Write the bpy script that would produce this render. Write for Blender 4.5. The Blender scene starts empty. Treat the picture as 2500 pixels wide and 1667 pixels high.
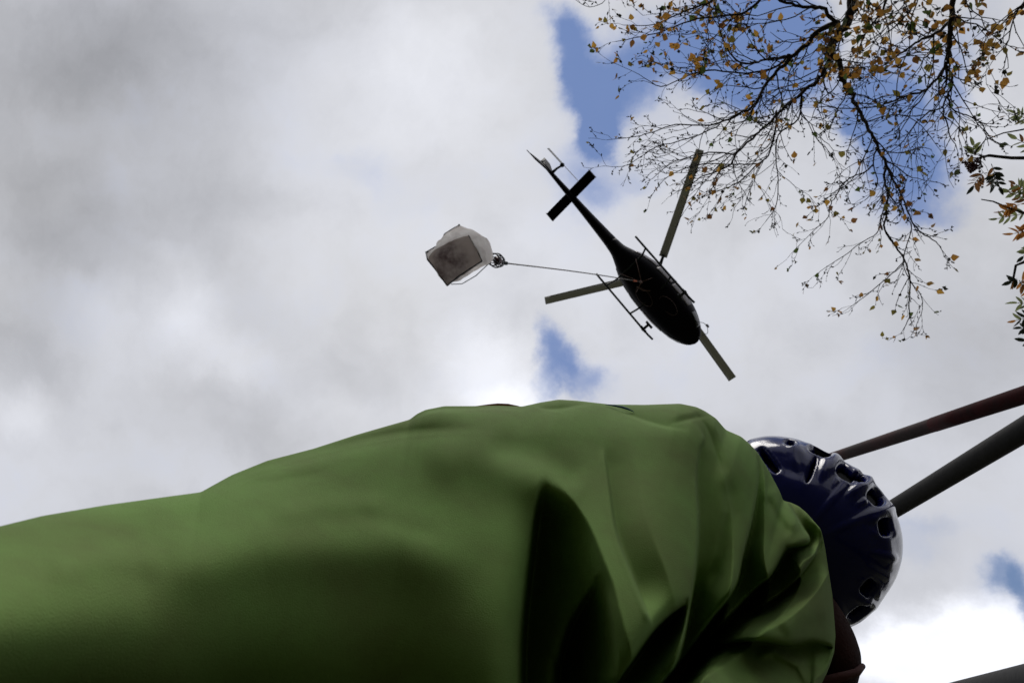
import bpy, bmesh, math, random
import numpy as np
from mathutils import Vector, Matrix, noise

random.seed(7)
np.random.seed(7)
scene = bpy.context.scene
col = scene.collection

# ------------------------------------------------------------------ camera
FPX, CX, CY = 1800.0, 1250.0, 833.5           # focal length and centre on a 2500 px wide frame
ZEN = (2150.0, 772.0)                         # where straight up lies in the picture
CAM = Vector((0.0, 0.0, 0.62))
zr = Vector((ZEN[0]-CX, CY-ZEN[1], -FPX)).normalized()
yr = Vector((0, -1, 0)); yr = (yr - zr*yr.dot(zr)).normalized()
xr = yr.cross(zr)
M = Matrix((xr, yr, zr))                      # camera coordinates -> world
cam_data = bpy.data.cameras.new('camera')
cam = bpy.data.objects.new('camera', cam_data)
col.objects.link(cam)
cam.matrix_world = Matrix.Translation(CAM) @ M.to_4x4()
cam_data.sensor_width = 36.0
cam_data.lens = FPX/2500*36
cam_data.clip_start = 0.02
cam_data.dof.use_dof = True; cam_data.dof.focus_distance = 0.95; cam_data.dof.aperture_fstop = 20
cam_data.clip_end = 3000
scene.camera = cam

def ray(px, py):
    return (M @ Vector(((px-CX)/FPX, -(py-CY)/FPX, -1.0))).normalized()
def P(px, py, d):
    return CAM + ray(px, py)*d
def PD(px, py, z):
    return P(px, py, z*math.sqrt(1+((px-CX)/FPX)**2+((py-CY)/FPX)**2))
def PZ(px, py, z):
    r = ray(px, py)
    return CAM + r*((z-CAM.z)/r.z)
def PX(p):
    c = M.transposed() @ (Vector(p)-CAM)
    return (CX + FPX*c.x/-c.z, CY - FPX*c.y/-c.z, -c.z)

# ------------------------------------------------------------------ world
sdir = ray(1250, -500)                        # behind cloud above the top edge
SUN_EL, SUN_ROT = math.asin(sdir.z), math.atan2(sdir.x, sdir.y)
world = bpy.data.worlds.new('World'); scene.world = world
world.use_nodes = True
nt = world.node_tree; N = nt.nodes; L = nt.links
N.clear()
def nd(t, **kw):
    n = N.new(t)
    for k, v in kw.items(): setattr(n, k, v)
    return n
def m_(op, a, b=None, c=None, clamp=False):
    n = nd('ShaderNodeMath', operation=op, use_clamp=clamp)
    for i, s in enumerate((a, b, c)):
        if s is None: continue
        if isinstance(s, (int, float)): n.inputs[i].default_value = s
        else: L.new(s, n.inputs[i])
    return n.outputs[0]
SKY_STR = 0.10
sky = nd('ShaderNodeTexSky', sky_type='NISHITA', sun_disc=False, sun_elevation=SUN_EL, sun_rotation=SUN_ROT)
tc = nd('ShaderNodeTexCoord')
sep = nd('ShaderNodeSeparateXYZ'); L.new(tc.outputs['Generated'], sep.inputs[0])
zc = m_('MAXIMUM', sep.outputs[2], 0.14)
comb = nd('ShaderNodeCombineXYZ')             # place on a flat cloud deck
L.new(m_('DIVIDE', sep.outputs[0], zc), comb.inputs[0]); L.new(m_('DIVIDE', sep.outputs[1], zc), comb.inputs[1])
deck = comb.outputs[0]
def nz(scale, detail, rough, off, vec=deck, dist=0.0):
    mp = nd('ShaderNodeMapping'); mp.inputs['Location'].default_value = off; L.new(vec, mp.inputs[0])
    n = nd('ShaderNodeTexNoise'); n.inputs['Scale'].default_value = scale; n.inputs['Detail'].default_value = detail
    n.inputs['Roughness'].default_value = rough; n.inputs['Distortion'].default_value = dist
    L.new(mp.outputs[0], n.inputs['Vector']); return n
wn = nz(5.0, 7, 0.62, (3, 1, 0))
sb = nd('ShaderNodeVectorMath', operation='SUBTRACT'); L.new(wn.outputs['Color'], sb.inputs[0]); sb.inputs[1].default_value = (.5, .5, .5)
sc_ = nd('ShaderNodeVectorMath', operation='SCALE'); L.new(sb.outputs[0], sc_.inputs[0]); sc_.inputs['Scale'].default_value = 0.16
ad = nd('ShaderNodeVectorMath', operation='ADD'); L.new(deck, ad.inputs[0]); L.new(sc_.outputs[0], ad.inputs[1])
warped = ad.outputs[0]
def deckpt(px, py):
    r = ray(px, py); return (r.x/r.z, r.y/r.z)
def blobs(lst):
    acc = None
    for (px, py, rx, ry, amt) in lst:
        c = deckpt(px, py); a = deckpt(px+rx, py); b = deckpt(px, py+ry)
        la = math.hypot(a[0]-c[0], a[1]-c[1]); lb = math.hypot(b[0]-c[0], b[1]-c[1])
        mp = nd('ShaderNodeMapping', vector_type='TEXTURE')
        mp.inputs['Location'].default_value = (c[0], c[1], 0)
        mp.inputs['Rotation'].default_value = (0, 0, math.atan2(a[1]-c[1], a[0]-c[0]))
        mp.inputs['Scale'].default_value = (la, lb, 1)
        L.new(warped, mp.inputs[0])
        ln = nd('ShaderNodeVectorMath', operation='LENGTH'); L.new(mp.outputs[0], ln.inputs[0])
        mr = nd('ShaderNodeMapRange', interpolation_type='SMOOTHERSTEP')
        L.new(ln.outputs['Value'], mr.inputs[0])
        mr.inputs[1].default_value = 0; mr.inputs[2].default_value = 1.9; mr.inputs[3].default_value = amt; mr.inputs[4].default_value = 0
        acc = mr.outputs[0] if acc is None else m_('ADD', acc, mr.outputs[0])
    return acc
HOLES = [(1480,330,190,260,.20),(2230,420,230,220,.22),(900,430,140,100,.16),(1250,160,120,160,.12),(2150,1300,200,80,.12),(1500,190,90,120,.3),(1385,50,60,50,.45),(1560,60,120,60,.15),(2230,480,150,90,.35),(2470,1440,110,90,.25),(2160,1330,110,40,.22),(1440,430,90,80,.2),(1395,105,50,75,.75),(1430,200,62,75,1.0),(1462,310,46,62,1.0),(1500,250,60,60,.6),(1480,370,34,30,.4),
         (1560,120,110,60,.35),(1790,80,180,110,1.2),(1900,150,130,100,1.0),(1980,60,90,80,.6),(1660,150,120,80,.45),(1780,215,90,50,.45),
         (2120,250,110,90,1.2),(2180,330,110,90,1.1),(2085,310,50,40,.7),(2290,400,110,70,.6),(2345,220,50,90,.5),
         (2390,60,80,100,.45),(2230,160,110,100,.45),(2310,520,90,50,.45),(1340,865,48,66,1.1),(1410,930,66,34,.6),
         (1300,945,34,26,.45),(2440,1405,72,40,.6),(2495,1480,34,80,.6),(1440,490,60,60,.25),(1560,440,60,40,.2),(880,410,60,40,.12),(2230,1290,60,24,.2)]
TONES = [(250,350,420,420,-.05),(60,1150,150,120,.03),(60,60,200,170,-.05),(520,420,150,200,-.04),(700,640,120,90,.05),(420,640,60,50,.05),(860,1000,120,50,.06),(1060,420,380,560,.13),(1700,700,420,260,.06),(120,260,380,420,-.10),(760,120,200,260,-.05),(330,820,160,120,.05),(500,980,220,110,-.03),(2330,1585,190,105,.75),(2160,1600,100,70,.3),(1190,900,110,90,.22),(1250,965,90,40,.2),(457,765,80,90,.13),(575,880,95,65,.11),
         (50,1000,70,70,.12),(1010,180,220,150,.09),(1120,1010,130,60,.12),(700,330,200,220,.05),(2440,300,90,110,.06),
         (300,120,260,170,-.12),(170,560,190,140,-.09),(2350,860,280,150,-.13),(1120,470,190,90,-.04),(650,1090,110,60,-.06),
         (60,840,130,110,-.10),(100,60,120,90,.05),(130,480,60,50,.04),(2000,1100,200,60,-.05),(1700,560,150,60,-.03)]
gsc = nd('ShaderNodeVectorMath', operation='SCALE'); L.new(sb.outputs[0], gsc.inputs[0]); gsc.inputs['Scale'].default_value = 0.10
gad = nd('ShaderNodeVectorMath', operation='ADD'); L.new(tc.outputs['Generated'], gad.inputs[0]); L.new(gsc.outputs[0], gad.inputs[1])
big = nz(3.2, 5, 0.5, (0, 7, 0), tc.outputs['Generated']).outputs[0]
fine = nz(8.0, 8, 0.58, (5, 2, 0), gad.outputs[0]).outputs[0]
hole = blobs(HOLES)
hmr = nd('ShaderNodeMapRange', interpolation_type='SMOOTHSTEP')
L.new(m_('ADD', hole, m_('MULTIPLY', m_('SUBTRACT', fine, 0.5), 1.15)), hmr.inputs[0])
hmr.inputs[1].default_value = .0; hmr.inputs[2].default_value = 1.22; hmr.inputs[3].default_value = 0; hmr.inputs[4].default_value = .90
hole = hmr.outputs[0]
tone = blobs(TONES)
val = m_('ADD', tone, m_('MULTIPLY', m_('SUBTRACT', big, 0.5), 0.22))
val = m_('ADD', val, m_('MULTIPLY', m_('SUBTRACT', fine, 0.5), 0.30))
val = m_('ADD', val, 0.655)
val = m_('MINIMUM', val, 1.1)
# thick grey cloud is warm, thin cloud bluish
tint = nd('ShaderNodeMix', data_type='RGBA'); L.new(m_('MULTIPLY', m_('ADD', hole, m_('MULTIPLY', big, .55)), 1.0, clamp=True), tint.inputs[0])
tint.inputs[6].default_value = (0.97, 0.972, 0.995, 1); tint.inputs[7].default_value = (0.86, 0.92, 1.12, 1)
cl = nd('ShaderNodeVectorMath', operation='SCALE'); L.new(tint.outputs[2], cl.inputs[0]); L.new(m_('MULTIPLY', val, 1/SKY_STR), cl.inputs['Scale'])
blue = nd('ShaderNodeVectorMath', operation='MULTIPLY'); L.new(sky.outputs[0], blue.inputs[0]); blue.inputs[1].default_value = (1.8, 1.95, 1.75)
bmin = nd('ShaderNodeVectorMath', operation='MINIMUM'); L.new(blue.outputs[0], bmin.inputs[0]); bmin.inputs[1].default_value = (1.25, 2.15, 4.7); blue = bmin
mix = nd('ShaderNodeMix', data_type='RGBA'); L.new(hole, mix.inputs[0]); L.new(cl.outputs[0], mix.inputs[6]); L.new(blue.outputs[0], mix.inputs[7])
bg = nd('ShaderNodeBackground'); bg.inputs[1].default_value = SKY_STR
L.new(mix.outputs[2], bg.inputs[0])
wo = nd('ShaderNodeOutputWorld'); L.new(bg.outputs[0], wo.inputs[0])
world.cycles.sampling_method = 'MANUAL'; world.cycles.sample_map_resolution = 1024

sun_d = bpy.data.lights.new('sun', 'SUN'); sun_d.energy = 1.4; sun_d.angle = math.radians(30); sun_d.color = (1, .96, .9)
sun = bpy.data.objects.new('sun', sun_d); col.objects.link(sun)
sun.rotation_euler = (-sdir).to_track_quat('-Z', 'Y').to_euler()
sun.location = sdir*50

vs = scene.view_settings
vs.view_transform = 'Standard'; vs.look = 'None'; vs.exposure = 0.0; vs.gamma = 1.0; vs.use_curve_mapping = False
scene.cycles.use_denoising = True

# ------------------------------------------------------------------ helpers
def tag(o, label=None, cat=None, group=None, kind=None):
    if label: o['label'] = label
    if cat: o['category'] = cat
    if group: o['group'] = group
    if kind: o['kind'] = kind
    return o
def link(name, me, parent=None, mats=()):
    o = bpy.data.objects.new(name, me); col.objects.link(o)
    for m in mats: me.materials.append(m)
    if parent is not None: o.parent = parent
    return o
def empty(name, loc, parent=None):
    o = bpy.data.objects.new(name, None); col.objects.link(o); o.location = loc; o.empty_display_size = .1
    if parent is not None: o.parent = parent
    return o

class MB:
    def __init__(s): s.v = []; s.f = []
    def add(s, vs_, fs):
        b = len(s.v); s.v.extend([tuple(v) for v in vs_]); s.f.extend([tuple(i+b for i in f) for f in fs])
    def box(s, c, sx, sy, sz, R=None):
        R = R or Matrix.Identity(3); c = Vector(c)
        vv = [c + R @ Vector((x*sx/2, y*sy/2, z*sz/2)) for x in (-1, 1) for y in (-1, 1) for z in (-1, 1)]
        s.add(vv, [(0,1,3,2),(4,6,7,5),(0,4,5,1),(2,3,7,6),(0,2,6,4),(1,5,7,3)])
    def tube(s, pts, rad, n=8, closed=False, cap=True):
        pts = [Vector(p) for p in pts]
        if not hasattr(rad, '__len__'): rad = [rad]*len(pts)
        K = len(pts); rings = []; up = None
        for i, p in enumerate(pts):
            a = pts[i-1] if (i > 0 or closed) else p
            b = pts[(i+1) % K] if (i < K-1 or closed) else p
            t = (b-a)
            if t.length < 1e-9: t = Vector((0, 0, 1))
            t.normalize()
            if up is None:
                up = Vector((0, 0, 1)) if abs(t.z) < .9 else Vector((1, 0, 0))
            up = (up - t*up.dot(t))
            if up.length < 1e-6: up = t.orthogonal()
            up.normalize(); sd = t.cross(up)
            rings.append([p + (up*math.cos(2*math.pi*k/n) + sd*math.sin(2*math.pi*k/n))*rad[i] for k in range(n)])
        vv = [v for r in rings for v in r]; ff = []
        for i in range(K if closed else K-1):
            j = (i+1) % K
            for k in range(n):
                k2 = (k+1) % n
                ff.append((i*n+k, i*n+k2, j*n+k2, j*n+k))
        if cap and not closed:
            ff.append(tuple(range(n))[::-1]); ff.append(tuple((K-1)*n+k for k in range(n)))
        s.add(vv, ff)
    def ell(s, c, rx, ry, rz, R=None, nu=16, nv=10):
        R = R or Matrix.Identity(3); c = Vector(c); vv = []; ff = []
        for j in range(nv+1):
            th = math.pi*j/nv
            for i in range(nu):
                ph = 2*math.pi*i/nu
                vv.append(c + R @ Vector((rx*math.sin(th)*math.cos(ph), ry*math.sin(th)*math.sin(ph), rz*math.cos(th))))
        for j in range(nv):
            for i in range(nu):
                ff.append((j*nu+i, (j+1)*nu+i, (j+1)*nu+(i+1) % nu, j*nu+(i+1) % nu))
        s.add(vv, ff)
    def mesh(s, name, smooth=True):
        me = bpy.data.meshes.new(name); me.from_pydata(s.v, [], s.f); me.validate(); me.update()
        if smooth: me.shade_smooth()
        return me
    def build(s, name, mat, parent=None, smooth=True):
        return link(name, s.mesh(name, smooth), parent, [mat])

def mat(name, base, rough=.6, metal=0, var=0.0, var2=None, vscale=8, bump=0.0, bscale=60, coat=0, spec=.5, transl=0, sheen=0, detail=4):
    m = bpy.data.materials.new(name); m.use_nodes = True
    t = m.node_tree; b = t.nodes['Principled BSDF']; out = t.nodes['Material Output']
    b.inputs['Base Color'].default_value = (*base, 1); b.inputs['Roughness'].default_value = rough
    b.inputs['Metallic'].default_value = metal; b.inputs['Coat Weight'].default_value = coat; b.inputs['Coat Roughness'].default_value = .06
    b.inputs['Specular IOR Level'].default_value = spec
    b.inputs['Sheen Weight'].default_value = sheen
    co = t.nodes.new('ShaderNodeTexCoord')
    src = None
    if var2 is not None:
        n = t.nodes.new('ShaderNodeTexNoise'); n.inputs['Scale'].default_value = vscale; n.inputs['Detail'].default_value = detail
        n.inputs['Roughness'].default_value = .65
        t.links.new(co.outputs['Object'], n.inputs['Vector'])
        r = t.nodes.new('ShaderNodeMapRange'); r.inputs[1].default_value = .35; r.inputs[2].default_value = .7
        r.inputs[3].default_value = 0; r.inputs[4].default_value = var
        t.links.new(n.outputs[0], r.inputs[0])
        mx = t.nodes.new('ShaderNodeMix'); mx.data_type = 'RGBA'
        t.links.new(r.outputs[0], mx.inputs[0]); mx.inputs[6].default_value = (*base, 1); mx.inputs[7].default_value = (*var2, 1)
        t.links.new(mx.outputs[2], b.inputs['Base Color']); src = mx.outputs[2]
    if bump:
        n2 = t.nodes.new('ShaderNodeTexNoise'); n2.inputs['Scale'].default_value = bscale; n2.inputs['Detail'].default_value = 6
        t.links.new(co.outputs['Object'], n2.inputs['Vector'])
        bp = t.nodes.new('ShaderNodeBump'); bp.inputs['Strength'].default_value = 1; bp.inputs['Distance'].default_value = bump
        t.links.new(n2.outputs[0], bp.inputs['Height']); t.links.new(bp.outputs[0], b.inputs['Normal'])
    if transl:
        tr = t.nodes.new('ShaderNodeBsdfTranslucent'); tr.inputs[0].default_value = (*base, 1)
        if src: t.links.new(src, tr.inputs[0])
        ms = t.nodes.new('ShaderNodeMixShader'); ms.inputs[0].default_value = transl
        t.links.new(b.outputs[0], ms.inputs[1]); t.links.new(tr.outputs[0], ms.inputs[2]); t.links.new(ms.outputs[0], out.inputs[0])
    return m

# ------------------------------------------------------------------ ground
G = 70
gv = []; gf = []
def gh(x, y):
    r = math.hypot(x, y)
    h = 0.10*noise.noise(Vector((x*.3, y*.3, 0)))*min(1, r/3) + 1.5*noise.noise(Vector((x*.01, y*.01, 3)))*min(1, r/60)
    if r > 1e-6:                                        # unseen slopes added all round, steepest behind, to shut out low sky light
        a_ = ((x+y)/(r*1.41421356)+.35)/1.0; a_ = min(1, max(0, a_)); a_ = a_*a_*(3-2*a_)
        tn = math.tan(math.radians(14+38*a_))
        k = max(0, r-1.9-1.2*(1-a_)); h += tn*min(k, 48)+.12*max(0, k-48) + .6*min(k, 5)/5*noise.noise(Vector((x*.25, y*.25, 5)))
    return h
rad = [0]+[0.4*1.135**i for i in range(66)]
for i, r in enumerate(rad):
    for k in range(96):
        a = 2*math.pi*k/96
        x, y = r*math.cos(a), r*math.sin(a)
        gv.append((x, y, gh(x, y)-(0 if r > .5 else 0)))
for i in range(len(rad)-1):
    for k in range(96):
        k2 = (k+1) % 96
        gf.append((i*96+k, i*96+k2, (i+1)*96+k2, (i+1)*96+k))
gm = bpy.data.meshes.new('ground'); gm.from_pydata(gv, [], gf); gm.update(); gm.shade_smooth()
ground = link('ground', gm, None, [mat('moor_grass', (.028, .034, .014), .95, var=1, var2=(.05, .042, .02), vscale=3, bump=.02, bscale=20)])
tag(ground, kind='structure')

# ------------------------------------------------------------------ person : jacket
def polyint(pts, n_or_step, cols):
    a = np.array(pts, float)
    seg = np.hypot(np.diff(a[:, 0]), np.diff(a[:, 1])); s = np.concatenate([[0], np.cumsum(seg)])
    t = np.arange(0, s[-1], n_or_step)
    return t, s, np.stack([np.interp(t, s, a[:, c]) for c in range(cols)], 1)
OUT = [(-420,1362,.36),(-200,1326,.385),(0,1284,.42),(102,1259,.44),(255,1233,.47),(400,1213,.50),(490,1201,.52),(566,1159,.545),(653,1124,.57),(765,1095,.60),(867,1062,.62),
       (940,1041,.64),(1000,1024,.66),(1018,1010,.665),(1039,1000,.67),(1085,991,.68),(1150,991,.69),(1215,990,.70),(1275,992,.71),(1320,982,.72),(1364,975,.73),(1410,978,.74),
       (1489,987,.76),(1572,988,.78),(1660,985,.80),(1700,993,.81),(1721,1003,.82),(1748,1021,.83),(1772,1049,.84),(1809,1065,.85),(1830,1083,.855),(1850,1105,.86),
       (1875,1144,.865),(1890,1173,.87),(1904,1200,.872),(1912,1222,.874),(1930,1226,.875),(1950,1235,.876),(1970,1252,.877),(1990,1275,.876),(2004,1291,.874),(2009,1310,.87),(2015,1340,.865),
       (2024,1400,.858),(2032,1450,.85),(2036,1500,.845),(2040,1550,.835),(2037,1590,.83),(2027,1622,.82),(2005,1650,.815),(1985,1680,.81),(1975,1760,.80),(1985,2000,.78),(1990,2120,.77)]
t, s, o = polyint(OUT, 3.2, 3)
# light smoothing of the outline corners
def blur(F, sg):
    n = int(sg*3); k = np.exp(-(np.arange(-n, n+1)/sg)**2/2); k /= k.sum()
    for axx in (0, 1):
        F = np.apply_along_axis(lambda a: np.convolve(np.pad(a, n, mode='edge'), k, 'valid'), axx, F)
    return F
ker = np.array([1, 2, 3, 2, 1])/9.0
for c in range(3):
    pad = np.pad(o[:, c], 2, mode='edge'); o[:, c] = np.convolve(pad, ker, 'valid')
NU = len(o)
bx = np.interp(t, [0, s[21], s[31], s[41], s[-1]], [-420, 1180, 1560, 1760, 1960]); by = np.full(NU, 2120.0)
bx = np.convolve(np.pad(bx, 60, mode='reflect', reflect_type='odd'), np.ones(121)/121, 'valid')
NV = 250
v1 = np.linspace(0, 1, NV)**1.35
PXg = o[:, 0][:, None]*(1-v1) + bx[:, None]*v1
PYg = o[:, 1][:, None]*(1-v1) + by[:, None]*v1
def blur_u(F, sg):
    n = int(sg*3); k = np.exp(-(np.arange(-n, n+1)/sg)**2/2); k /= k.sum()
    return np.apply_along_axis(lambda a: np.convolve(np.pad(a, n, mode='reflect', reflect_type='odd'), k, 'valid'), 0, F)
wv = np.clip(v1*3.5, 0, 1); wv = (wv*wv*(3-2*wv))[None, :]
PXg = PXg*(1-wv)+blur_u(PXg, 26)*wv; PYg = PYg*(1-wv)+blur_u(PYg, 26)*wv
Dsil = np.repeat(o[:, 2][:, None], NV, 1)
ker2 = np.ones(61)/61
Dsm = np.convolve(np.pad(o[:, 2], 30, mode='edge'), ker2, 'valid')[:, None]*np.ones(NV)
lat = np.hypot(PXg-o[:, 0][:, None], PYg-o[:, 1][:, None])/FPX*Dsm
xs = PXg
fx = np.linspace(-800, 2600, 341); gk = np.exp(-(np.arange(-30, 31)/12.0)**2); gk /= gk.sum()
def soft1d(kx, ky): 
    f_ = np.interp(fx, kx, ky); f_ = np.convolve(np.pad(f_, 30, mode='edge'), gk, 'valid'); return np.interp(xs, fx, f_)
A = soft1d([-400, 0, 500, 900, 1150, 1350, 1700, 2000], [.036, .044, .074, .145, .20, .27, .27, .20])
B = soft1d([-400, 0, 500, 900, 1150, 1350, 1700, 2000], [.075, .085, .10, .15, .21, .33, .36, .24])
q = lat/A
qq = q/1.42
drop = 1.12*B*(.88*np.where(qq < 1.6, qq*(2-qq), 1-.36-1.2*(qq-1.6))+.12*np.sqrt(1-(1-np.minimum(q*7, 1))**2))
D = Dsm - drop
kk_ = np.exp(-(np.arange(-60, 61)/22.0)**2/2); kk_ /= kk_.sum()
Dbl = np.apply_along_axis(lambda a: np.convolve(np.pad(a, 60, mode='edge'), kk_, 'valid'), 0, D)
wb = np.clip(lat/.07, 0, 1); wb = wb*wb*(3-2*wb); D = D*(1-wb)+Dbl*wb

def seg_dist(poly, X, Y):
    """signed distance (positive on the right when travelling down the picture), fraction along, interpolated parameter"""
    best = np.full(X.shape, 1e9); sg = np.zeros(X.shape); tt = np.zeros(X.shape)
    a = np.array(poly, float); sl = np.hypot(np.diff(a[:, 0]), np.diff(a[:, 1])); cs = np.concatenate([[0], np.cumsum(sl)])
    for i in range(len(a)-1):
        dx, dy = a[i+1, 0]-a[i, 0], a[i+1, 1]-a[i, 1]; l2 = dx*dx+dy*dy
        u = np.clip(((X-a[i, 0])*dx+(Y-a[i, 1])*dy)/l2, 0, 1)
        ex, ey = X-(a[i, 0]+u*dx), Y-(a[i, 1]+u*dy); d = np.hypot(ex, ey)
        cr = -(dx*(Y-a[i, 1])-dy*(X-a[i, 0]))/math.sqrt(l2)
        m = d < best-1e-6
        best = np.where(m, d, best); sg = np.where(m, np.sign(cr), sg); tt = np.where(m, cs[i]+u*sl[i], tt)
    return best*sg, tt, cs[-1], cs
def smooth(x): x = np.clip(x, 0, 1); return x*x*(3-2*x)
def spl(poly, cols=()):
    a = np.array(poly, float); n = len(a)
    if n < 3: return a, np.arange(n, dtype=float)
    out = []; par = []
    for i in range(n-1):
        p0, p1, p2, p3 = a[max(0, i-1)], a[i], a[i+1], a[min(n-1, i+2)]
        for k in range(6):
            t_ = k/6
            out.append(.5*((2*p1)+(p2-p0)*t_+(2*p0-5*p1+4*p2-p3)*t_*t_+(3*p1-p0-3*p2+p3)*t_**3)); par.append(i+t_)
    out.append(a[-1]); par.append(n-1)
    return np.array(out), np.array(par)
def fold(poly, amp, ws, p=1.0, ramp=5.0, roll=12.0, rollamp=.25, fade=(.12, .08), gain=1.5):
    """a lap of cloth: the sheet on the left of the line overlies the sheet on its right"""
    global D
    sp, par = spl(poly)
    sgn, tt, tot, cs = seg_dist(sp, PXg, PYg)
    pi_ = np.interp(tt, cs, par)
    W = np.interp(pi_, range(len(ws)), ws) if hasattr(ws, '__len__') else np.full(tt.shape, float(ws))
    amps = np.interp(pi_, range(len(amp)), amp) if hasattr(amp, '__len__') else amp
    w = amps*smooth(tt/(fade[0]*tot+1e-6))*smooth((tot-tt)/(fade[1]*tot+1e-6))
    W = blur(W, 5); w = blur(w, 5); amps = 1
    x = np.clip(sgn/W, 0, 1)
    right = smooth(sgn/ramp)*(1-x**p)*(1-x*.15)
    right = np.where(x >= 1, 0, right)
    left = np.where(sgn < 0, rollamp*np.exp(sgn/roll), rollamp*(1-smooth(sgn/ramp)))
    D = D + gain*amps*w*(right+left)
def ridge(poly, amp, wl, wr, fade=(.2, .2)):
    """a soft crest towards the viewer (negative amp: a furrow)"""
    global D
    sgn, tt, tot, cs = seg_dist(poly, PXg, PYg)
    w = smooth(tt/(fade[0]*tot+1e-6))*smooth((tot-tt)/(fade[1]*tot+1e-6))
    W = np.where(sgn > 0, wr, wl)
    D = D - amp*w*np.exp(-(sgn/W)**2)

# broad drapes first
fold([(1316,1160),(1300,1240),(1278,1404),(1264,1543),(1261,1667),(1262,2100)], [.01,.06,.11,.13,.13,.13], [30,130,225,270,290,290], p=1.45, ramp=24, roll=42, rollamp=.22, fade=(.10,.02))
fold([(1450,1420),(1420,1465),(1387,1525),(1365,1600),(1354,1667),(1345,2100)], [.02,.05,.06,.07,.07,.07], [40,90,140,150,160,160], p=1.6, ramp=12, roll=14, rollamp=.2, fade=(.08,.02), gain=2.0)
fold([(1470,1085),(1484,1181),(1503,1302),(1549,1427),(1592,1530)], [.004,.010,.020,.030,.034], [60,80,84,84,70], p=1.6, ramp=7, roll=9, rollamp=.2, fade=(.12,.22), gain=1.15)
fold([(1668,1470),(1625,1508),(1586,1548),(1540,1612),(1503,1667),(1400,1850),(1300,2100)], .055, [24,60,85,100,120,140,140], p=1.8, ramp=9, roll=12, rollamp=.15, fade=(.06,.02), gain=2.6)
fold([(1700,1040),(1716,1070),(1706,1100),(1698,1172),(1703,1274),(1697,1380),(1683,1473),(1665,1566),(1642,1635),(1628,1667),(1580,1850),(1540,2100)],
     [.0,.004,.007,.011,.018,.030,.050,.070,.084,.09,.10,.10], [24,40,56,70,84,92,92,84,74,74,74,74], p=1.9, ramp=6, roll=9, rollamp=.10, fade=(.02,.02), gain=2.6)
fold([(1690,1008),(1722,1050),(1745,1110),(1764,1165)], .010, 26, ramp=8, roll=12, rollamp=.4, fade=(.3,.2))
fold([(1846,1098),(1848,1172),(1834,1264),(1811,1357),(1792,1432),(1734,1510),(1660,1612),(1600,1690),(1500,1900)],
     [.004,.010,.020,.036,.056,.070,.076,.08,.08], [12,18,32,56,88,82,70,60,60], p=1.9, ramp=6, roll=8, rollamp=.10, fade=(.04,.02), gain=2.6)
fold([(1862,1090),(1866,1190),(1857,1290),(1866,1370)], .010, 34, ramp=10, roll=10, rollamp=.4, fade=(.2,.3))
fold([(1904,1198),(1935,1250),(1958,1290),(1974,1314),(1964,1326),(1932,1334),(1914,1344),(1880,1402),(1846,1432),(1748,1536),(1650,1626),(1600,1690),(1540,1800)],
     [.015,.022,.027,.030,.034,.04,.044,.054,.062,.066,.06,.05,.05], [40,40,40,36,36,42,56,80,92,84,60,50,50], p=1.9, ramp=6, roll=8, rollamp=.10, fade=(.01,.03), gain=2.6)
fold([(2007,1294),(1992,1340),(1965,1381),(1924,1430),(1865,1474),(1790,1510)], [.008,.018,.030,.038,.034,.015], [30,50,60,60,60,50], p=1.8, ramp=8, roll=10, rollamp=.15, fade=(.04,.2), gain=2.6)
fold([(2040,1574),(1990,1560),(1924,1570),(1846,1557),(1748,1572),(1690,1600)][::1], -.0, 60)
fold([(1690,1604),(1748,1574),(1846,1559),(1924,1570),(1985,1562),(2038,1575)][::-1], [.02,.045,.06,.065,.06,.03], [60,130,170,170,150,90], p=1.7, ramp=8, roll=9, rollamp=.12, fade=(.03,.15))
ridge([(1840,1600),(1890,1592),(1950,1625),(1985,1690)], .012, 10, 16)
for bead in ([(1470,1090),(1484,1181),(1503,1302),(1549,1427),(1588,1524)], [(1698,1150),(1703,1274),(1697,1380),(1683,1473),(1665,1566),(1628,1660)], [(1846,1110),(1848,1172),(1834,1264),(1811,1357),(1792,1432),(1734,1510),(1665,1605)],
             [(1447,1425),(1420,1465),(1387,1525),(1365,1600),(1354,1667)], [(1664,1474),(1625,1508),(1586,1548),(1540,1612),(1503,1667)], [(1974,1314),(1932,1336),(1880,1402),(1846,1432),(1748,1536),(1660,1618)]):
    ridge([tuple(q_) for q_ in spl(bead)[0]], .0034, 9, 4, fade=(.08, .06))
# the shallow drags of cloth along the top
fold([(478,1206),(566,1180),(653,1152),(800,1110),(1010,1070),(1230,1062)], [.006,.014,.018,.018,.014,.004], [30,46,52,56,60,50], p=1.3, ramp=26, roll=30, rollamp=.5, fade=(.1,.25))
fold([(540,1208),(640,1190),(760,1172),(860,1140)], .004, 40, ramp=22, roll=26, rollamp=.5, fade=(.3,.4))
fold([(1000,1036),(1039,1013),(1085,1004),(1150,1003),(1220,1001),(1290,1005)], .012, 24, ramp=9, roll=12, rollamp=.3, fade=(.1,.3))
fold([(1300,994),(1330,1004),(1370,1004),(1420,994),(1450,990)], .010, 26, ramp=8, roll=14, rollamp=.3, fade=(.2,.3))
fold([(1470,984),(1490,992),(1515,1008),(1560,1028),(1620,1046),(1690,1056)], [.012,.014,.014,.012,.008,.004], [20,26,34,44,50,40], ramp=8, roll=16, rollamp=.3, fade=(.06,.3))
fold([(1640,1040),(1690,1028),(1735,1020)], .008, 22, ramp=8, fade=(.3,.3))
ridge([(1010,1120),(1150,1105),(1290,1160),(1400,1260)], .008, 60, 60)
ridge([(1180,1080),(1330,1120),(1430,1190)], -.006, 30, 40)
ridge([(1880,1180),(1915,1250),(1950,1300)], .006, 18, 18)
ridge([(1868,1210),(1900,1262),(1930,1310)], -.006, 10, 12)
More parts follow.
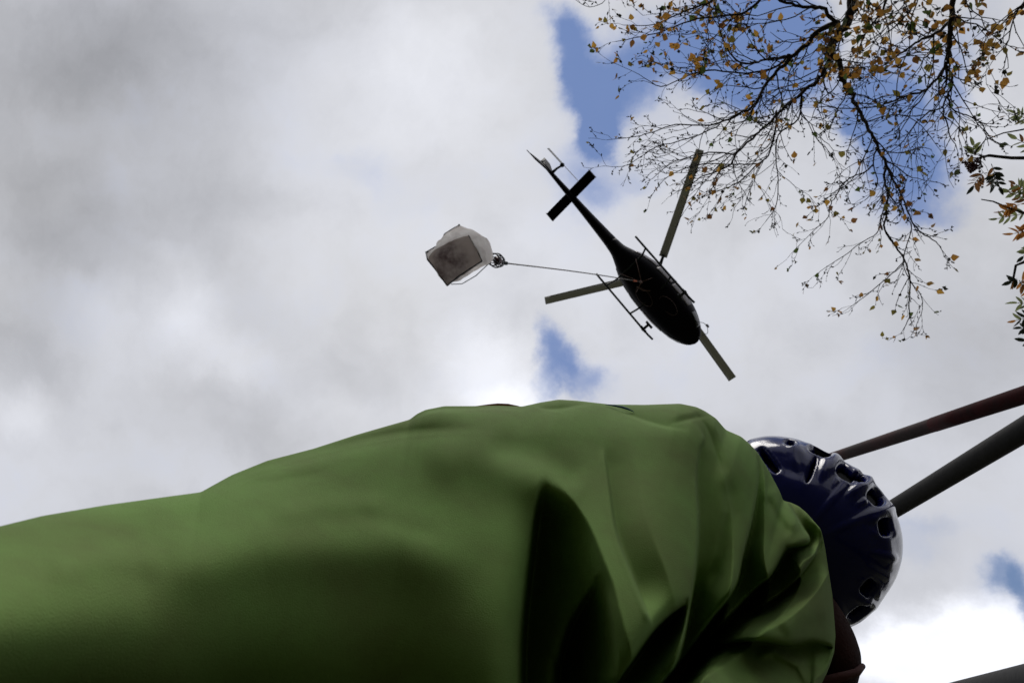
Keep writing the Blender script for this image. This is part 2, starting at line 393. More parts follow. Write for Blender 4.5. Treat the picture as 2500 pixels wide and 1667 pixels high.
ridge([(330,1400),(640,1330),(980,1330),(1180,1420)], .012, 90, 90)
ridge([(840,1240),(1000,1290),(1090,1310)], -.0012, 22, 26)
ridge([(2035,1480),(1960,1500),(1900,1540)], .008, 40, 30)
ridge([(1775,1150),(1785,1250),(1765,1360),(1730,1450)], -.012, 16, 26)
ridge([(1850,1500),(1900,1470),(1950,1420)], .006, 12, 14)
ridge([(650,1260),(800,1230),(960,1235)], .003, 30, 30)
ridge([(100,1400),(260,1360),(420,1370)], .003, 40, 40)
# world positions
camv = np.array(CAM); Mn = np.array(M)
def topos(X, Y, Dd):
    c = np.stack([(X-CX)/FPX, -(Y-CY)/FPX, -np.ones_like(X)], -1)
    c /= np.linalg.norm(c, axis=-1, keepdims=True)
    return camv + (c*Dd[..., None]) @ Mn.T
# gentle unevenness of worn cloth
fr = topos(PXg, PYg, D).reshape(-1, 3)
gx = (fr[:, 0]-fr[:, 1]*.25)*46; gy = fr[:, 1]*13; gz = fr[:, 2]*30
nzv = np.array([noise.noise(Vector(p)*9)*.0016 + noise.noise(Vector(p)*31)*.00025 + noise.noise(Vector((a_, b_, c_))*.35)*.0008 for p, a_, b_, c_ in zip(fr, gx, gy, gz)]).reshape(D.shape)
D2 = D + nzv*smooth(lat/.03)
D2 = D2*.5+blur(D2, .7)*.5
front = topos(PXg, PYg, D2)
# the far side of the body
NB = 40
vb = np.linspace(0, 1, NB)
PXb = o[:, 0][:, None]*(1-vb) + bx[:, None]*vb; PYb = o[:, 1][:, None]*(1-vb) + by[:, None]*vb
latb = np.hypot(PXb-o[:, 0][:, None], PYb-o[:, 1][:, None])/FPX*Dsm[:, :1]
Ab = np.interp(PXb, [-400, 1000, 2000], [.12, .25, .25])
Db = D2[:, :1] + .20*np.sqrt(np.clip(1-(1-np.clip(latb/Ab, 0, 1))**2, 0, 1))
back = topos(PXb, PYb, Db)
verts = np.concatenate([front.reshape(-1, 3), back[:, 1:].reshape(-1, 3)])
faces = []
idx = np.arange(NU*NV).reshape(NU, NV)
f1 = np.stack([idx[:-1, :-1], idx[:-1, 1:], idx[1:, 1:], idx[1:, :-1]], -1).reshape(-1, 4)
bidx = np.concatenate([idx[:, :1], NU*NV + np.arange(NU*(NB-1)).reshape(NU, NB-1)], 1)
f2 = np.stack([bidx[:-1, :-1], bidx[1:, :-1], bidx[1:, 1:], bidx[:-1, 1:]], -1).reshape(-1, 4)
f3 = np.stack([idx[:-1, -1], bidx[:-1, -1], bidx[1:, -1], idx[1:, -1]], -1)
jm = bpy.data.meshes.new('jacket')
fl = np.concatenate([f1, f2, f3]).tolist()
fl.append(list(idx[0, ::-1]) + list(bidx[0, 1:])); fl.append(list(idx[-1, :]) + list(bidx[-1, :0:-1]))
jm.from_pydata(verts.tolist(), [], fl); jm.update(); jm.shade_smooth()

jmat = mat('jacket_cloth', (.205, .362, .088), .9, spec=.25, var=.62, var2=(.145, .155, .052), vscale=9, bump=.00035, bscale=1100, sheen=0, detail=8)
sh = P(1600, 1300, .95)
hc = P(1975, 1310, 1.10)
foot = Vector((sh.x*.5-.25, sh.y+.15, gh(sh.x*.5-.25, sh.y+.15)))
person = empty('person', foot)
tag(person, 'person in a green jacket and blue vented helmet standing close over the camera', 'person')
def adopt(o_):                                  # meshes are written in world coordinates
    o_.parent = person; o_.matrix_parent_inverse = Matrix.Translation(-foot); return o_
jacket = link('jacket', jm, None, [jmat]); adopt(jacket)

# body under the clothes: one continuous figure
def figure():
    n = []; e = []
    def a(p, r, par=None):
        n.append((Vector(p), r)); 
        if par is not None: e.append((par, len(n)-1))
        return len(n)-1
    back_c = topos(np.array([[700.0]]), np.array([[1650.0]]), np.array([[.62]]))[0, 0]
    hip = Vector(back_c)+Vector((-.02, .10, -.06)); chest = Vector(P(1480, 1600, 1.04)); neck = Vector(P(1850, 1460, 1.10))
    pel = a(hip, .11); ch = a(chest, .10, pel); nk = a(neck, .055, ch); hd = a(hc, .085, nk); a(hc+(hc-neck)*.35, .07, hd)
    side = (chest-hip).cross(Vector((0, 1, 0))).normalized()
    for sg in (-1, 1):
        h = a(hip+side*sg*.09+Vector((0, 0, -.06)), .085, pel)
        k = a(Vector((hip.x+.02, hip.y+.04, .48))+side*sg*.11, .06, h)
        an = a(Vector((hip.x-.03, hip.y+.08, .10))+side*sg*.12, .042, k); a(Vector((hip.x+.13, hip.y+.06, .05))+side*sg*.13, .035, an)
        s_ = a(chest+side*sg*.10+Vector((0, .10, .02)), .06, ch)
        el = a(chest+side*sg*.13+Vector((-.06, .22, -.22)), .045, s_); wr = a(chest+side*sg*.10+Vector((.0, .42, -.36)), .03, el)
        pm = a(chest+side*sg*.09+Vector((.02, .50, -.38)), .028, wr)
        for q_ in range(5):
            b0 = a(chest+side*sg*(.06+.018*q_)+Vector((.03, .56, -.38)), .009, pm); a(chest+side*sg*(.06+.018*q_)+Vector((.05, .60, -.40)), .008, b0)
    me = bpy.data.meshes.new('body'); me.from_pydata([p for p, r in n], e, []); me.update()
    ob = link('body', me, None, [mat('skin', (.45, .27, .19), .5)]); adopt(ob)
    md = ob.modifiers.new('skin', 'SKIN'); ob.data.skin_vertices[0].data[0].use_root = True
    for i, (p, r) in enumerate(n): ob.data.skin_vertices[0].data[i].radius = (r, r)
    ob.modifiers.new('sub', 'SUBSURF').levels = 1
    trm = mat('trouser_cloth', (.02, .02, .025), .85, bump=.002, bscale=90)
    for sg in (-1, 1):
        b = MB(); b.tube([hip+side*sg*.08+Vector((0, 0, .06)), hip+side*sg*.10+Vector((0, 0, -.15)), Vector((hip.x+.02, hip.y+.04, .48))+side*sg*.11, Vector((hip.x-.03, hip.y+.08, .14))+side*sg*.12], [.12, .11, .085, .07], 20)
        adopt(b.build('trouser_leg', trm))
        b = MB(); c = Vector((hip.x-.03, hip.y+.08, .06))+side*sg*.12
        b.ell(c+Vector((.05, 0, 0)), .15, .055, .05); b.tube([c+Vector((0, 0, 0)), c+Vector((-.01, 0, .16))], [.055, .062], 16)
        adopt(b.build('boot', mat('boot_leather', (.03, .02, .015), .6)))
figure()

# brown collar behind the jacket edge
bmat = mat('brown_fleece', (.042, .014, .011), .9, spec=.1, var=.6, var2=(.022, .009, .008), vscale=30, bump=.0015, bscale=250)
def shape_from(outline, d, thick, name, m_, rings=12):
    """a rounded solid with the given outline, at its own distance"""
    a = np.array(outline, float); cx, cy = a[:, 0].mean(), a[:, 1].mean()
    vv = []; ff = []; K = len(a)
    for side in (1, -1):
        for j in range(rings+1):
            r = math.sin(math.pi/2*(1-j/rings)) if True else 0
            h = math.cos(math.pi/2*(1-j/rings))
            for k in range(K):
                vv.append(P(cx+(a[k, 0]-cx)*r, cy+(a[k, 1]-cy)*r, d-side*h*thick))
    off = (rings+1)*K
    for b in (0, off):
        for j in range(rings):
            for k in range(K):
                k2 = (k+1) % K; q4 = (b+j*K+k, b+j*K+k2, b+(j+1)*K+k2, b+(j+1)*K+k)
                ff.append(q4 if b == 0 else q4[::-1])
    x = MB(); x.add(vv, ff); o_ = x.build(name, m_)
    bm_ = bmesh.new(); bm_.from_mesh(o_.data); bmesh.ops.remove_doubles(bm_, verts=bm_.verts, dist=1e-5); bm_.to_mesh(o_.data); bm_.free(); o_.data.shade_smooth()
    return o_
def rsm(pts, step=8):
    a = pts+[pts[0]]; tq, sq, oq = polyint(a, step, 2)
    for _ in range(3):
        oq = (np.roll(oq, 1, 0)+oq*2+np.roll(oq, -1, 0))/4
    return oq.tolist()
col_o = shape_from(rsm([(1990,1420),(2032,1455),(2062,1500),(2086,1545),(2102,1592),(2104,1625),(2098,1655),(2085,1700),(2070,1780),(2030,1800),(1990,1700),(1985,1540)]), .955, .07, 'collar', bmat)
adopt(col_o)
b = MB(); b.tube([P(2106, 1625, .93), P(2092, 1640, .905), P(2060, 1650, .885), (P(2010, 1662, .875)), P(1980, 1700, .87)], [.003, .004, .0045, .005, .005], 10)
adopt(b.build('collar_hem', mat('collar_trim', (.075, .018, .014), .85, bump=.001, bscale=300)))
# shirt showing over the jacket's top edge, and a sliver of blue strap
b = MB(); pts = [(1130,996,0),(1160,991,3),(1195,987.5,4.4),(1215,986,5),(1240,987,5),(1262,990,3.6),(1290,996,1)]
b.tube([P(x, y+3, .712) for x, y, r in pts], [max(.3, r)/1800*.71 for x, y, r in pts], 10)
adopt(b.build('undershirt_hem', mat('brown_shirt', (.38, .17, .11), .9)))
b = MB(); pts = [(1478,986.5,.6),(1500,989,2.2),(1520,993,2.6),(1535,998,2.2),(1548,1004,.6)]
b.tube([P(x, y+1, .742) for x, y, r in pts], [r/1800*.75 for x, y, r in pts], 10)
adopt(b.build('blue_strap', mat('blue_webbing', (.03, .10, .30), .6)))

# ------------------------------------------------------------------ helmet
HX, HY, HD = 1975.0, 1310.0, 1.10
w_ = -ray(HX, HY); r_ = (M @ Vector((1, 0, 0))); r_ = (r_-w_*r_.dot(w_)).normalized(); u_ = w_.cross(r_)
hout = [(1800,1110),(1830,1078),(1870,1069),(1915,1071),(1960,1082),(2010,1106),(2060,1133),(2110,1165),(2152,1208),(2182,1255),(2197,1310),(2196,1360),(2182,1408),(2158,1448),(2130,1485),(2095,1515),(2062,1529),(2000,1560),(1900,1560),(1800,1480),(1760,1350),(1765,1200)]
an = np.array([math.atan2(HY-y, x-HX) for x, y in hout]); rr = np.array([math.hypot(x-HX, y-HY) for x, y in hout])
od = np.argsort(an); an = an[od]; rr = rr[od]
an3 = np.concatenate([an-2*math.pi, an, an+2*math.pi]); rr3 = np.tile(rr, 3)
NP_, NT = 600, 340
ph = np.linspace(-math.pi, math.pi, NP_, endpoint=False); th = np.linspace(0, math.pi*.93, NT)
rho = np.interp(ph, an3, rr3)
kk = np.exp(-np.linspace(-2, 2, 15)**2); kk /= kk.sum(); rho = np.convolve(np.pad(rho, 7, mode='wrap'), kk, 'valid')
PHg, THg = np.meshgrid(ph, th, indexing='ij'); RH = rho[:, None]
X = HX + RH*np.sin(THg)*np.cos(PHg); Y = HY - RH*np.sin(THg)*np.sin(PHg)
wd = np.cos(THg)
disp = np.zeros_like(X); vmask = []
def loc(cx, cy, ang):
    c_, s_ = math.cos(math.radians(ang)), math.sin(math.radians(ang))
    return (X-cx)*c_+(Y-cy)*s_, -(X-cx)*s_+(Y-cy)*c_
VENTS_AND_SHADE_GAP = [(1929,1088,14,8,20),(2001,1108,30,10,22),(1979,1150,9,32,20),(2063,1158,28,17,38),(2098,1172,16,12,40),(2134,1216,26,17,48),(2156,1287,24,17,80),(2117,1432,24,17,-50),(2094,1489,30,13,-35),(1878,1128,12,34,-38)]  # last entry is no vent: shaded gap between jacket and helmet, painted black
front_m = (wd > -.05)
for (cx, cy, ha, hb, ang) in VENTS_AND_SHADE_GAP:
    a_, b_ = loc(cx, cy, ang)
    rr_ = ((np.abs(a_)/ha)**3.2+(np.abs(b_)/hb)**3.2)**(1/3.2)
    mk = smooth((1.12-rr_)/.22)*front_m
    disp -= .018*mk
    disp += .0004*np.exp(-((rr_-1.25)/.18)**2)*front_m
    vmask.append(mk)
for (cx, cy, a1, b1, ang, am) in [(2030,1135,32,14,-55,.006),(2104,1190,34,12,-45,.006),(2150,1250,30,11,-20,.005),(2160,1345,44,16,85,.004),(2108,1462,26,10,30,.005),(1950,1105,22,12,60,.003),(1940,1150,60,18,15,-.003),(2040,1210,90,8,-50,.002),(2090,1270,80,8,-25,.002),(1905,1100,50,14,5,.003)]:
    a_, b_ = loc(cx, cy, ang)
    disp += am*np.exp(-(a_/a1)**2-(b_/b1)**2)*front_m
vfree = np.ones_like(X)
for (cx, cy, ha, hb, ang) in VENTS_AND_SHADE_GAP:
    a_, b_ = loc(cx, cy, ang); vfree *= smooth((np.sqrt((a_/ha)**2+(b_/hb)**2)-1.15)/.6)
RR_ = np.hypot(X-HX, Y-HY)/RH; PHd = np.degrees(PHg)
for a0, am in ((101, .004), (78, .005), (64, .004), (46, .006), (33, .005), (15, .006), (3, .004), (-14, .005), (-27, .004), (-40, .005), (-66, .005)):
    disp += am*np.exp(-((PHd-a0)/2.6)**2)*smooth((np.sin(THg)-.62)/.16)*smooth((.985-np.sin(THg))/.09)*front_m*.6*vfree
S = (X-HX)/FPX*HD; T = -(Y-HY)/FPX*HD
Wd = wd*.135
hn = np.stack([S, T, Wd], -1); nn = np.linalg.norm(hn, axis=-1, keepdims=True)
hn2 = hn*(1+disp[..., None]/np.maximum(nn, .01))
Rm = np.array(Matrix((r_, u_, w_)).transposed())
base_ = topos(X, Y, HD-wd*.125); hc_ = np.array(P(HX, HY, HD)); dv_ = base_-hc_; dv_ /= np.maximum(np.linalg.norm(dv_, axis=-1, keepdims=True), 1e-6)
hv = base_+dv_*disp[..., None]
hi = np.arange(NP_*NT).reshape(NP_, NT)
quads = np.stack([hi, np.roll(hi, -1, 0), np.roll(np.roll(hi, -1, 0), -1, 1), np.roll(hi, -1, 1)], -1)[:, :-1].reshape(-1, 4)
# the open underside of the helmet, turned towards the chest
openn = (X.reshape(-1)[quads].mean(1) < 1812)
tot = np.zeros(X.size)
for mk in vmask: tot = np.maximum(tot, mk.reshape(-1))
ismask = tot[quads].mean(1) > .45
def sub(name, sel, m_, parent=None):
    qs = quads[sel]; us, inv = np.unique(qs, return_inverse=True)
    me = bpy.data.meshes.new(name); me.from_pydata(hv.reshape(-1, 3)[us].tolist(), [], inv.reshape(-1, 4).tolist()); me.update(); me.shade_smooth()
    return link(name, me, parent, [m_])
hmat = mat('helmet_plastic', (.005, .008, .115), .16, var=.5, var2=(.007, .010, .13), vscale=40, coat=.18, spec=.25, bump=.0005, bscale=70)
helmet = sub('helmet', ~openn & ~ismask, hmat); adopt(helmet)
sol = helmet.modifiers.new('thickness', 'SOLIDIFY'); sol.thickness = .003; sol.offset = -1
vmat = mat('vent_and_shade_black', (.004, .004, .005), .5)
for mk in vmask:
    sel = (mk.reshape(-1)[quads].mean(1) > .45) & ~openn
    if sel.any():
        v_ = sub('vent_or_shade_gap', sel, vmat); v_.parent = helmet
# foam liner filling the shell
b = MB(); b.ell(P(HX, HY, HD), .098, .098, .105, Matrix((r_, u_, w_)).transposed(), 32, 20)
ln_ = b.build('liner', mat('helmet_foam', (.006, .006, .008), .8)); ln_.parent = helmet

# ------------------------------------------------------------------ steel tubes
tmat = mat('galvanised_tube', (.016, .016, .016), .75, spec=.25, var=.9, var2=(.032, .030, .028), vscale=9, bump=.001, bscale=60, detail=8)
rmat = mat('rusty_tube', (.018, .016, .016), .75, spec=.25, var=1.0, var2=(.075, .010, .010), vscale=3, bump=.001, bscale=60, detail=8)
def prop(name, pxa, wa, pxb, wb, rad, matl, label, ext, red=0):
    pa = PD(*pxa, rad*2*FPX/wa); pb = PD(*pxb, rad*2*FPX/wb)
    d = (pb-pa).normalized()
    t0 = -(pa.z+.03)/d.z                       # down to the ground
    foot_ = pa+d*t0; top = pb+d*ext
    n = 60; b = MB(); pts = [foot_.lerp(top, k/n) for k in range(n+1)]
    root = empty(name, foot_)
    def ad_(o_): o_.parent = root; o_.matrix_parent_inverse = Matrix.Translation(-foot_)
    b.tube(pts, rad, 24); ad_(b.build('tube', matl))
    b = MB(); b.tube([foot_-d*.0+Vector((0, 0, .045)), foot_+Vector((0, 0, .005))], [.035, .09], 20); ad_(b.build('foot_plate', matl))
    if red:
        b = MB(); b.tube([pa.lerp(pb, k/10*red)-d*.9*(1-k/10) for k in range(11)], rad+.0009, 24); ad_(b.build('painted_band', mat('dark_red_paint', (.060, .007, .009), .8, spec=.08, var=1, var2=(.025, .010, .010), vscale=14, bump=.001, bscale=50, detail=8)))
    b = MB(); b.tube([top-d*.12, top+d*.03], rad+.006, 24); ad_(b.build('end_sleeve', tmat))
    tag(root, label, 'steel tube', 'steel tubes rising past the helmet')
    return foot_, top
prop('steel_tube', (2500,964), 42, (2050,1112), 27, .0242, rmat, 'upper thinner steel tube with a red rusty end, running behind the blue helmet', 9.0, .38)
prop('steel_tube', (2500,1049), 57, (2190,1237), 43, .0242, tmat, 'thick plain grey steel tube behind the right edge of the blue helmet', 9.0)
prop('steel_tube', (2520,1664), 84, (2300,1706), 60, .0242, tmat, 'grey steel tube just showing in the bottom right corner under the bright cloud', 6.0)

# ------------------------------------------------------------------ helicopter
Zb = None
def span(z): return (PZ(1700, 838, z)-PZ(1292, 366, z)).length
lo, hi_ = 10.0, 60.0
for _ in range(40):
    mid = (lo+hi_)/2
    if span(mid) < 10.75: lo = mid
    else: hi_ = mid
Zax = (lo+hi_)/2                               # height of the tail boom / mid body
tail = PZ(1292, 366, Zax); nose = PZ(1700, 838, Zax)
fw = (nose-tail).normalized(); upv = Vector((0, 0, 1)); lf = upv.cross(fw)
HR = Matrix((fw, lf, upv)).transposed().to_4x4()
tail.z += .25
heli = empty('helicopter', tail); heli.matrix_world = Matrix.Translation(tail) @ HR
tag(heli, 'dark helicopter seen from straight below with a load slung from a long line', 'helicopter')
hb = mat('helicopter_paint', (.004, .003, .008), .5, var=.6, var2=(.007, .005, .011), vscale=3, spec=.08)
hg = mat('cabin_glass', (.05, .055, .07), .08, spec=.8)
hm = mat('skid_metal', (.014, .02, .022), .5, metal=.3)
hbl = mat('rotor_blade', (.78, .78, .82), .5, var=.3, var2=(.66, .66, .70), vscale=2)
hs = mat('panel_line', (.22, .15, .16), .6)
def hp(o_): o_.parent = heli; return o_
# stations: s, half width, z bottom, z top, lateral shift, squareness
ST = [(0.75,.055,-.02,.16),(1.2,.075,-.05,.19),(2.0,.105,-.09,.22),(2.6,.13,-.11,.25),(3.6,.165,-.15,.30),(4.6,.215,-.21,.36),(5.4,.26,-.28,.42),(5.8,.31,-.34,.50),(6.2,.46,-.42,.70),
      (6.6,.63,-.50,.90),(7.1,.77,-.56,1.06),(7.7,.86,-.59,1.12),(8.3,.88,-.60,1.10),(8.9,.87,-.60,1.02),(9.5,.79,-.57,.84),(9.9,.69,-.50,.62),(10.2,.57,-.42,.42),(10.45,.43,-.32,.22),(10.62,.27,-.22,.05),(10.72,.08,-.12,-.06)]
def loftx(st, n=36, ex=2.5):
    st = np.array(st); ss = []
    for i in range(len(st)-1):
        for k in range(4): ss.append(st[i, 0]+(st[i+1, 0]-st[i, 0])*k/4)
    ss.append(st[-1, 0])
    vals = []
    from bisect import bisect
    for x in ss:
        i = max(0, min(len(st)-2, bisect(list(st[:, 0]), x)-1)); i0 = max(0, i-1); i3 = min(len(st)-1, i+2)
        tq = (x-st[i, 0])/(st[i+1, 0]-st[i, 0])
        def h(c):
            m0 = (st[i+1, c]-st[i0, c])/(st[i+1, 0]-st[i0, 0]); m1 = (st[i3, c]-st[i, c])/(st[i3, 0]-st[i, 0]); dx = st[i+1, 0]-st[i, 0]
            return (2*tq**3-3*tq**2+1)*st[i, c]+(tq**3-2*tq**2+tq)*dx*m0+(-2*tq**3+3*tq**2)*st[i+1, c]+(tq**3-tq**2)*dx*m1
        vals.append((x, h(1), h(2), h(3)))
    vv = []; ff = []
    for x, w, zb, zt in vals:
        for k in range(n):
            a_ = 2*math.pi*k/n; c_, s_ = math.cos(a_), math.sin(a_)
            e = 2/ex
            yy = w*math.copysign(abs(c_)**e, c_); zz = (zb+zt)/2+(zt-zb)/2*math.copysign(abs(s_)**e, s_)
            vv.append((x, yy, zz))
    K = len(vals)
    for i in range(K-1):
        for k in range(n): ff.append((i*n+k, (i+1)*n+k, (i+1)*n+(k+1) % n, i*n+(k+1) % n))
    ff.append(tuple(range(n))); ff.append(tuple((K-1)*n+k for k in range(n))[::-1])
    return vv, ff
b = MB(); b.add(*loftx([q_ for q_ in ST if q_[0] >= 5.4])); fus = hp(b.build('fuselage', hb))
b = MB(); b.add(*loftx([q_ for q_ in ST if q_[0] <= 5.4], 24, 2.1)); hp(b.build('tail_boom', hb))
def wing(name, pts, th_, m_, parent=heli):
    """flat tapered aerofoil from a 4-point outline"""
    b = MB(); n_ = (Vector(pts[1])-Vector(pts[0])).cross(Vector(pts[3])-Vector(pts[0])).normalized()
    c = sum((Vector(p) for p in pts), Vector())/4; v = []
    for sg in (-1, 1):
        for p in pts: v.append(Vector(p)+n_*sg*th_*.25)
        for p in pts: v.append(c+(Vector(p)-c)*.72+n_*sg*th_*.5)
    f = [(0,1,9,8),]; f = []
    for k in range(4):
        k2 = (k+1) % 4
        f += [(k, k2, 4+k2, 4+k), (8+k2, 8+k, 12+k, 12+k2), (k2, k, 8+k, 8+k2)]
    f += [(4,5,6,7), (15,14,13,12)]
    b.add(v, f); o_ = b.build(name, m_, smooth=False); o_.parent = parent; return o_
wing('stabiliser', [(2.46,-1.27,.08),(2.90,-1.27,.08),(2.90,1.27,.08),(2.46,1.27,.08)], .07, hb)
for yy in (-1.27, 1.27):
    wing('stabiliser_end_plate', [(2.44, yy, -.02),(2.92, yy, -.02),(2.90, yy, .16),(2.48, yy, .16)], .02, hb)
wing('upper_fin', [(1.45,0,.15),(.55,0,.15),(.10,0,1.15),(.50,0,1.15)], .09, hb)
wing('lower_fin', [(1.35,0,0),(.70,0,0),(.30,0,-.62),(.62,0,-.62)], .07, hb)
b = MB(); b.tube([(.66,0,-.58),(.14,0,-.68)], .018, 8); hp(b.build('tail_guard', hm))
# tail rotor on the right-hand side
RS = -1 if True else 1
b = MB(); b.tube([(1.35, RS*.05, .08),(1.35, RS*.30, .12),(1.42, RS*.52, .12)], [.07,.05,.045], 10); b.ell((1.42, RS*.56, .12), .10, .10, .10); tg = hp(b.build('tail_rotor_gearbox', hm))
for sg in (-1, 1):
    a0 = math.radians(8); dx, dz = math.cos(a0)*sg, math.sin(a0)*sg
    p0 = Vector((1.42+.08*dx, RS*.60, .12+.08*dz)); p1 = Vector((1.42+.95*dx, RS*.60, .12+.95*dz)); nv_ = Vector((-dz, .25, dx))*.085
    wing('tail_rotor_blade', [p0-nv_, p1-nv_, p1+nv_, p0+nv_], .02, hbl)
# skids
for sg in (-1, 1):
    b = MB(); y = sg*1.06; z = -1.0
    b.tube([(6.2, y, z+.02),(6.4, y, z),(7.7, y, z),(9.2, y, z),(9.45, y, z+.05),(9.62, y, z+.14)], .042, 12)
    sk = hp(b.build('skid', hm))
    b = MB(); b.box((9.1, y-sg*.10, z+.05), .10, .34, .05); b.box((9.12, y-sg*.28, z+.06), .34, .09, .04); b.box((9.1, y+sg*.0, z+.03), .30, .10, .05)
    st_ = hp(b.build('boarding_step', hm))
for x in (6.82, 8.3):
    b = MB(); b.tube([(x, -1.06, -1.0),(x, -1.0, -.92),(x, -.72, -.58),(x, -.4, -.52),(x, 0, -.52),(x, .4, -.52),(x, .72, -.58),(x, 1.0, -.92),(x, 1.06, -1.0)], .038, 10); hp(b.build('cross_tube', hm))
# doors / windows: thin curved panels lifted off the body
def side_panel(name, x0, x1, z0, z1, sg, m_, off=.012):
    st = np.array(ST); vv = []; ff = []; nx, nz_ = 10, 8
    for i in range(nx+1):
        x = x0+(x1-x0)*i/nx
        w, zb, zt = (np.interp(x, st[:, 0], st[:, c]) for c in (1, 2, 3))
        for j in range(nz_+1):
            z = z0+(z1-z0)*j/nz_; cz, hz = (zb+zt)/2, (zt-zb)/2
            s_ = min(.98, abs((z-cz)/hz)); y = w*(1-s_**2.5)**(1/2.5)
            vv.append((x, sg*(y+off), z))
    for i in range(nx):
        for j in range(nz_):
            a_ = i*(nz_+1)+j; ff.append((a_, a_+1, a_+nz_+2, a_+nz_+1))
    b = MB(); b.add(vv, ff); o_ = b.build(name, m_); o_.parent = heli
    sm = o_.modifiers.new('thickness', 'SOLIDIFY'); sm.thickness = .02; sm.offset = 0
    return o_
grey = mat('grey_door_panel', (.30, .28, .31), .45)
for sg in (-1, 1):
    side_panel('rear_window', 7.55, 8.30, .15, .72, sg, hg)
    side_panel('door_window', 8.42, 9.35, .05, .62, sg, hg)
    side_panel('baggage_door', 6.35, 7.40, -.12, .30, sg, grey)
    side_panel('lower_door_panel', 7.50, 8.32, -.25, .10, sg, grey)
    side_panel('cabin_door_panel', 8.42, 9.45, -.30, .00, sg, grey)
    side_panel('chin_window', 9.75, 10.3, -.30, -.05, sg, hg)
# engine cowling, mast, hub, blades
b = MB(); b.add(*loftx([(5.9,.12,.5,.75),(6.3,.34,.55,1.25),(6.9,.42,.6,1.5),(7.5,.38,.7,1.5),(8.1,.2,.8,1.2)], 20)); hp(b.build('engine_cowling', hb))
b = MB(); b.tube([(5.55,.12,.75),(6.15,.06,1.0)], [.13,.15], 14); hp(b.build('exhaust_pipe', hm))
HZ = 1.95
def solve_hub():
    # hub where the rotor centre shows in the photograph
    pw = PZ(1600, 668, Zax+HZ); lv = heli.matrix_world.inverted() @ pw; return lv
hubp = solve_hub()
b = MB(); b.tube([(hubp.x, hubp.y*.5, 1.3),(hubp.x, hubp.y, HZ-.1)], .09, 12); b.ell((hubp.x, hubp.y, HZ), .28, .28, .12); hub = hp(b.build('rotor_hub', hm))
for (px, py) in ((1319,736),(1774,908),(1694,402)):
    tw = heli.matrix_world.inverted() @ PZ(px, py, Zax+HZ+.25)
    d = Vector((tw.x-hubp.x, tw.y-hubp.y, 0)).normalized(); nrm = Vector((-d.y, d.x, 0))
    R_ = 5.345; ch_ = .35; vv = []; ff = []; n = 14
    prof = [(-.5, 0), (-.44, .35), (-.25, .5), (.1, .38), (.5, 0), (.1, -.2), (-.25, -.3), (-.44, -.25)]
    for i in range(n+1):
        r = .75+(R_-.75)*i/n; zz = HZ+.03*r*.9+.012*(r/R_)**2; tws = math.radians(8-9*r/R_)
        for (cc, hh) in prof:
            q_ = d*r+nrm*(cc*ch_*math.cos(tws)); vv.append((hubp.x+q_.x, hubp.y+q_.y, zz+hh*.07+cc*ch_*math.sin(tws)))
    K = len(prof)
    for i in range(n):
        for k in range(K): ff.append((i*K+k, i*K+(k+1) % K, (i+1)*K+(k+1) % K, (i+1)*K+k))
    ff += [tuple(range(K))[::-1], tuple(n*K+k for k in range(K))]
    b = MB(); b.add(vv, ff); bl = hp(b.build('rotor_blade', hbl))
    b = MB(); b.tube([(hubp.x, hubp.y, HZ), (hubp.x+d.x*.85, hubp.y+d.y*.85, HZ+.03)], [.09, .06], 8); c_ = b.build('blade_grip', hm); c_.parent = bl
# mirror on its frame under the nose, seen on the right-hand side
b = MB(); mp_ = heli.matrix_world.inverted() @ PZ(1727, 795, Zax-.35)
b.tube([(10.05, mp_.y*.62, -.30), (10.35, mp_.y*.9, -.36), tuple(mp_)], .012, 6); b.tube([(10.6, mp_.y*.2, -.25), (10.75, mp_.y*.75, -.36), tuple(mp_)], .012, 6)
b.ell(mp_, .09, .05, .13, nu=12, nv=8); hp(b.build('sling_mirror', hg))
# belly hook frame and its ropes
hook_l = heli.matrix_world.inverted() @ PZ(1562, 688, Zax-.75)
b = MB()
for (x, y) in ((6.75, -.42), (6.75, .42), (7.75, -.42), (7.75, .42)):
    b.tube([(x, y, -.55), (hook_l.x, hook_l.y, -.78)], .014, 6)
b.tube([(7.6, .25, -.60), (7.9, .15, -.63), (8.1, -.05, -.63)], .02, 6)
b.ell((hook_l.x, hook_l.y, -.85), .07, .05, .11); hp(b.build('cargo_hook_frame', mat('hook_frame_metal', (.22, .13, .12), .6)))
for (x0, y0) in ((9.0, -.2), (8.1, .3)):
    b = MB(); b.tube([(x0+.45*math.cos(a_), y0+.22*math.sin(a_), np.interp(x0+.45*math.cos(a_), [7, 9.5], [-.60, -.585])) for a_ in np.linspace(0, 2*math.pi, 30)], .008, 5); hp(b.build('belly_hatch_seam', hs))
for x in (7.45, 8.36, 9.6):
    st = np.array(ST); w, zb, zt = (np.interp(x, st[:, 0], st[:, c]) for c in (1, 2, 3)); pts = []
    for a_ in np.linspace(math.pi, 2*math.pi, 20):
        c_, s_ = math.cos(a_), math.sin(a_); pts.append((x, (w+.002)*math.copysign(abs(c_)**.8, c_), (zb+zt)/2+((zt-zb)/2+.002)*math.copysign(abs(s_)**.8, s_)))
    b = MB(); b.tube(pts, .008, 5); hp(b.build('panel_seam', hb))

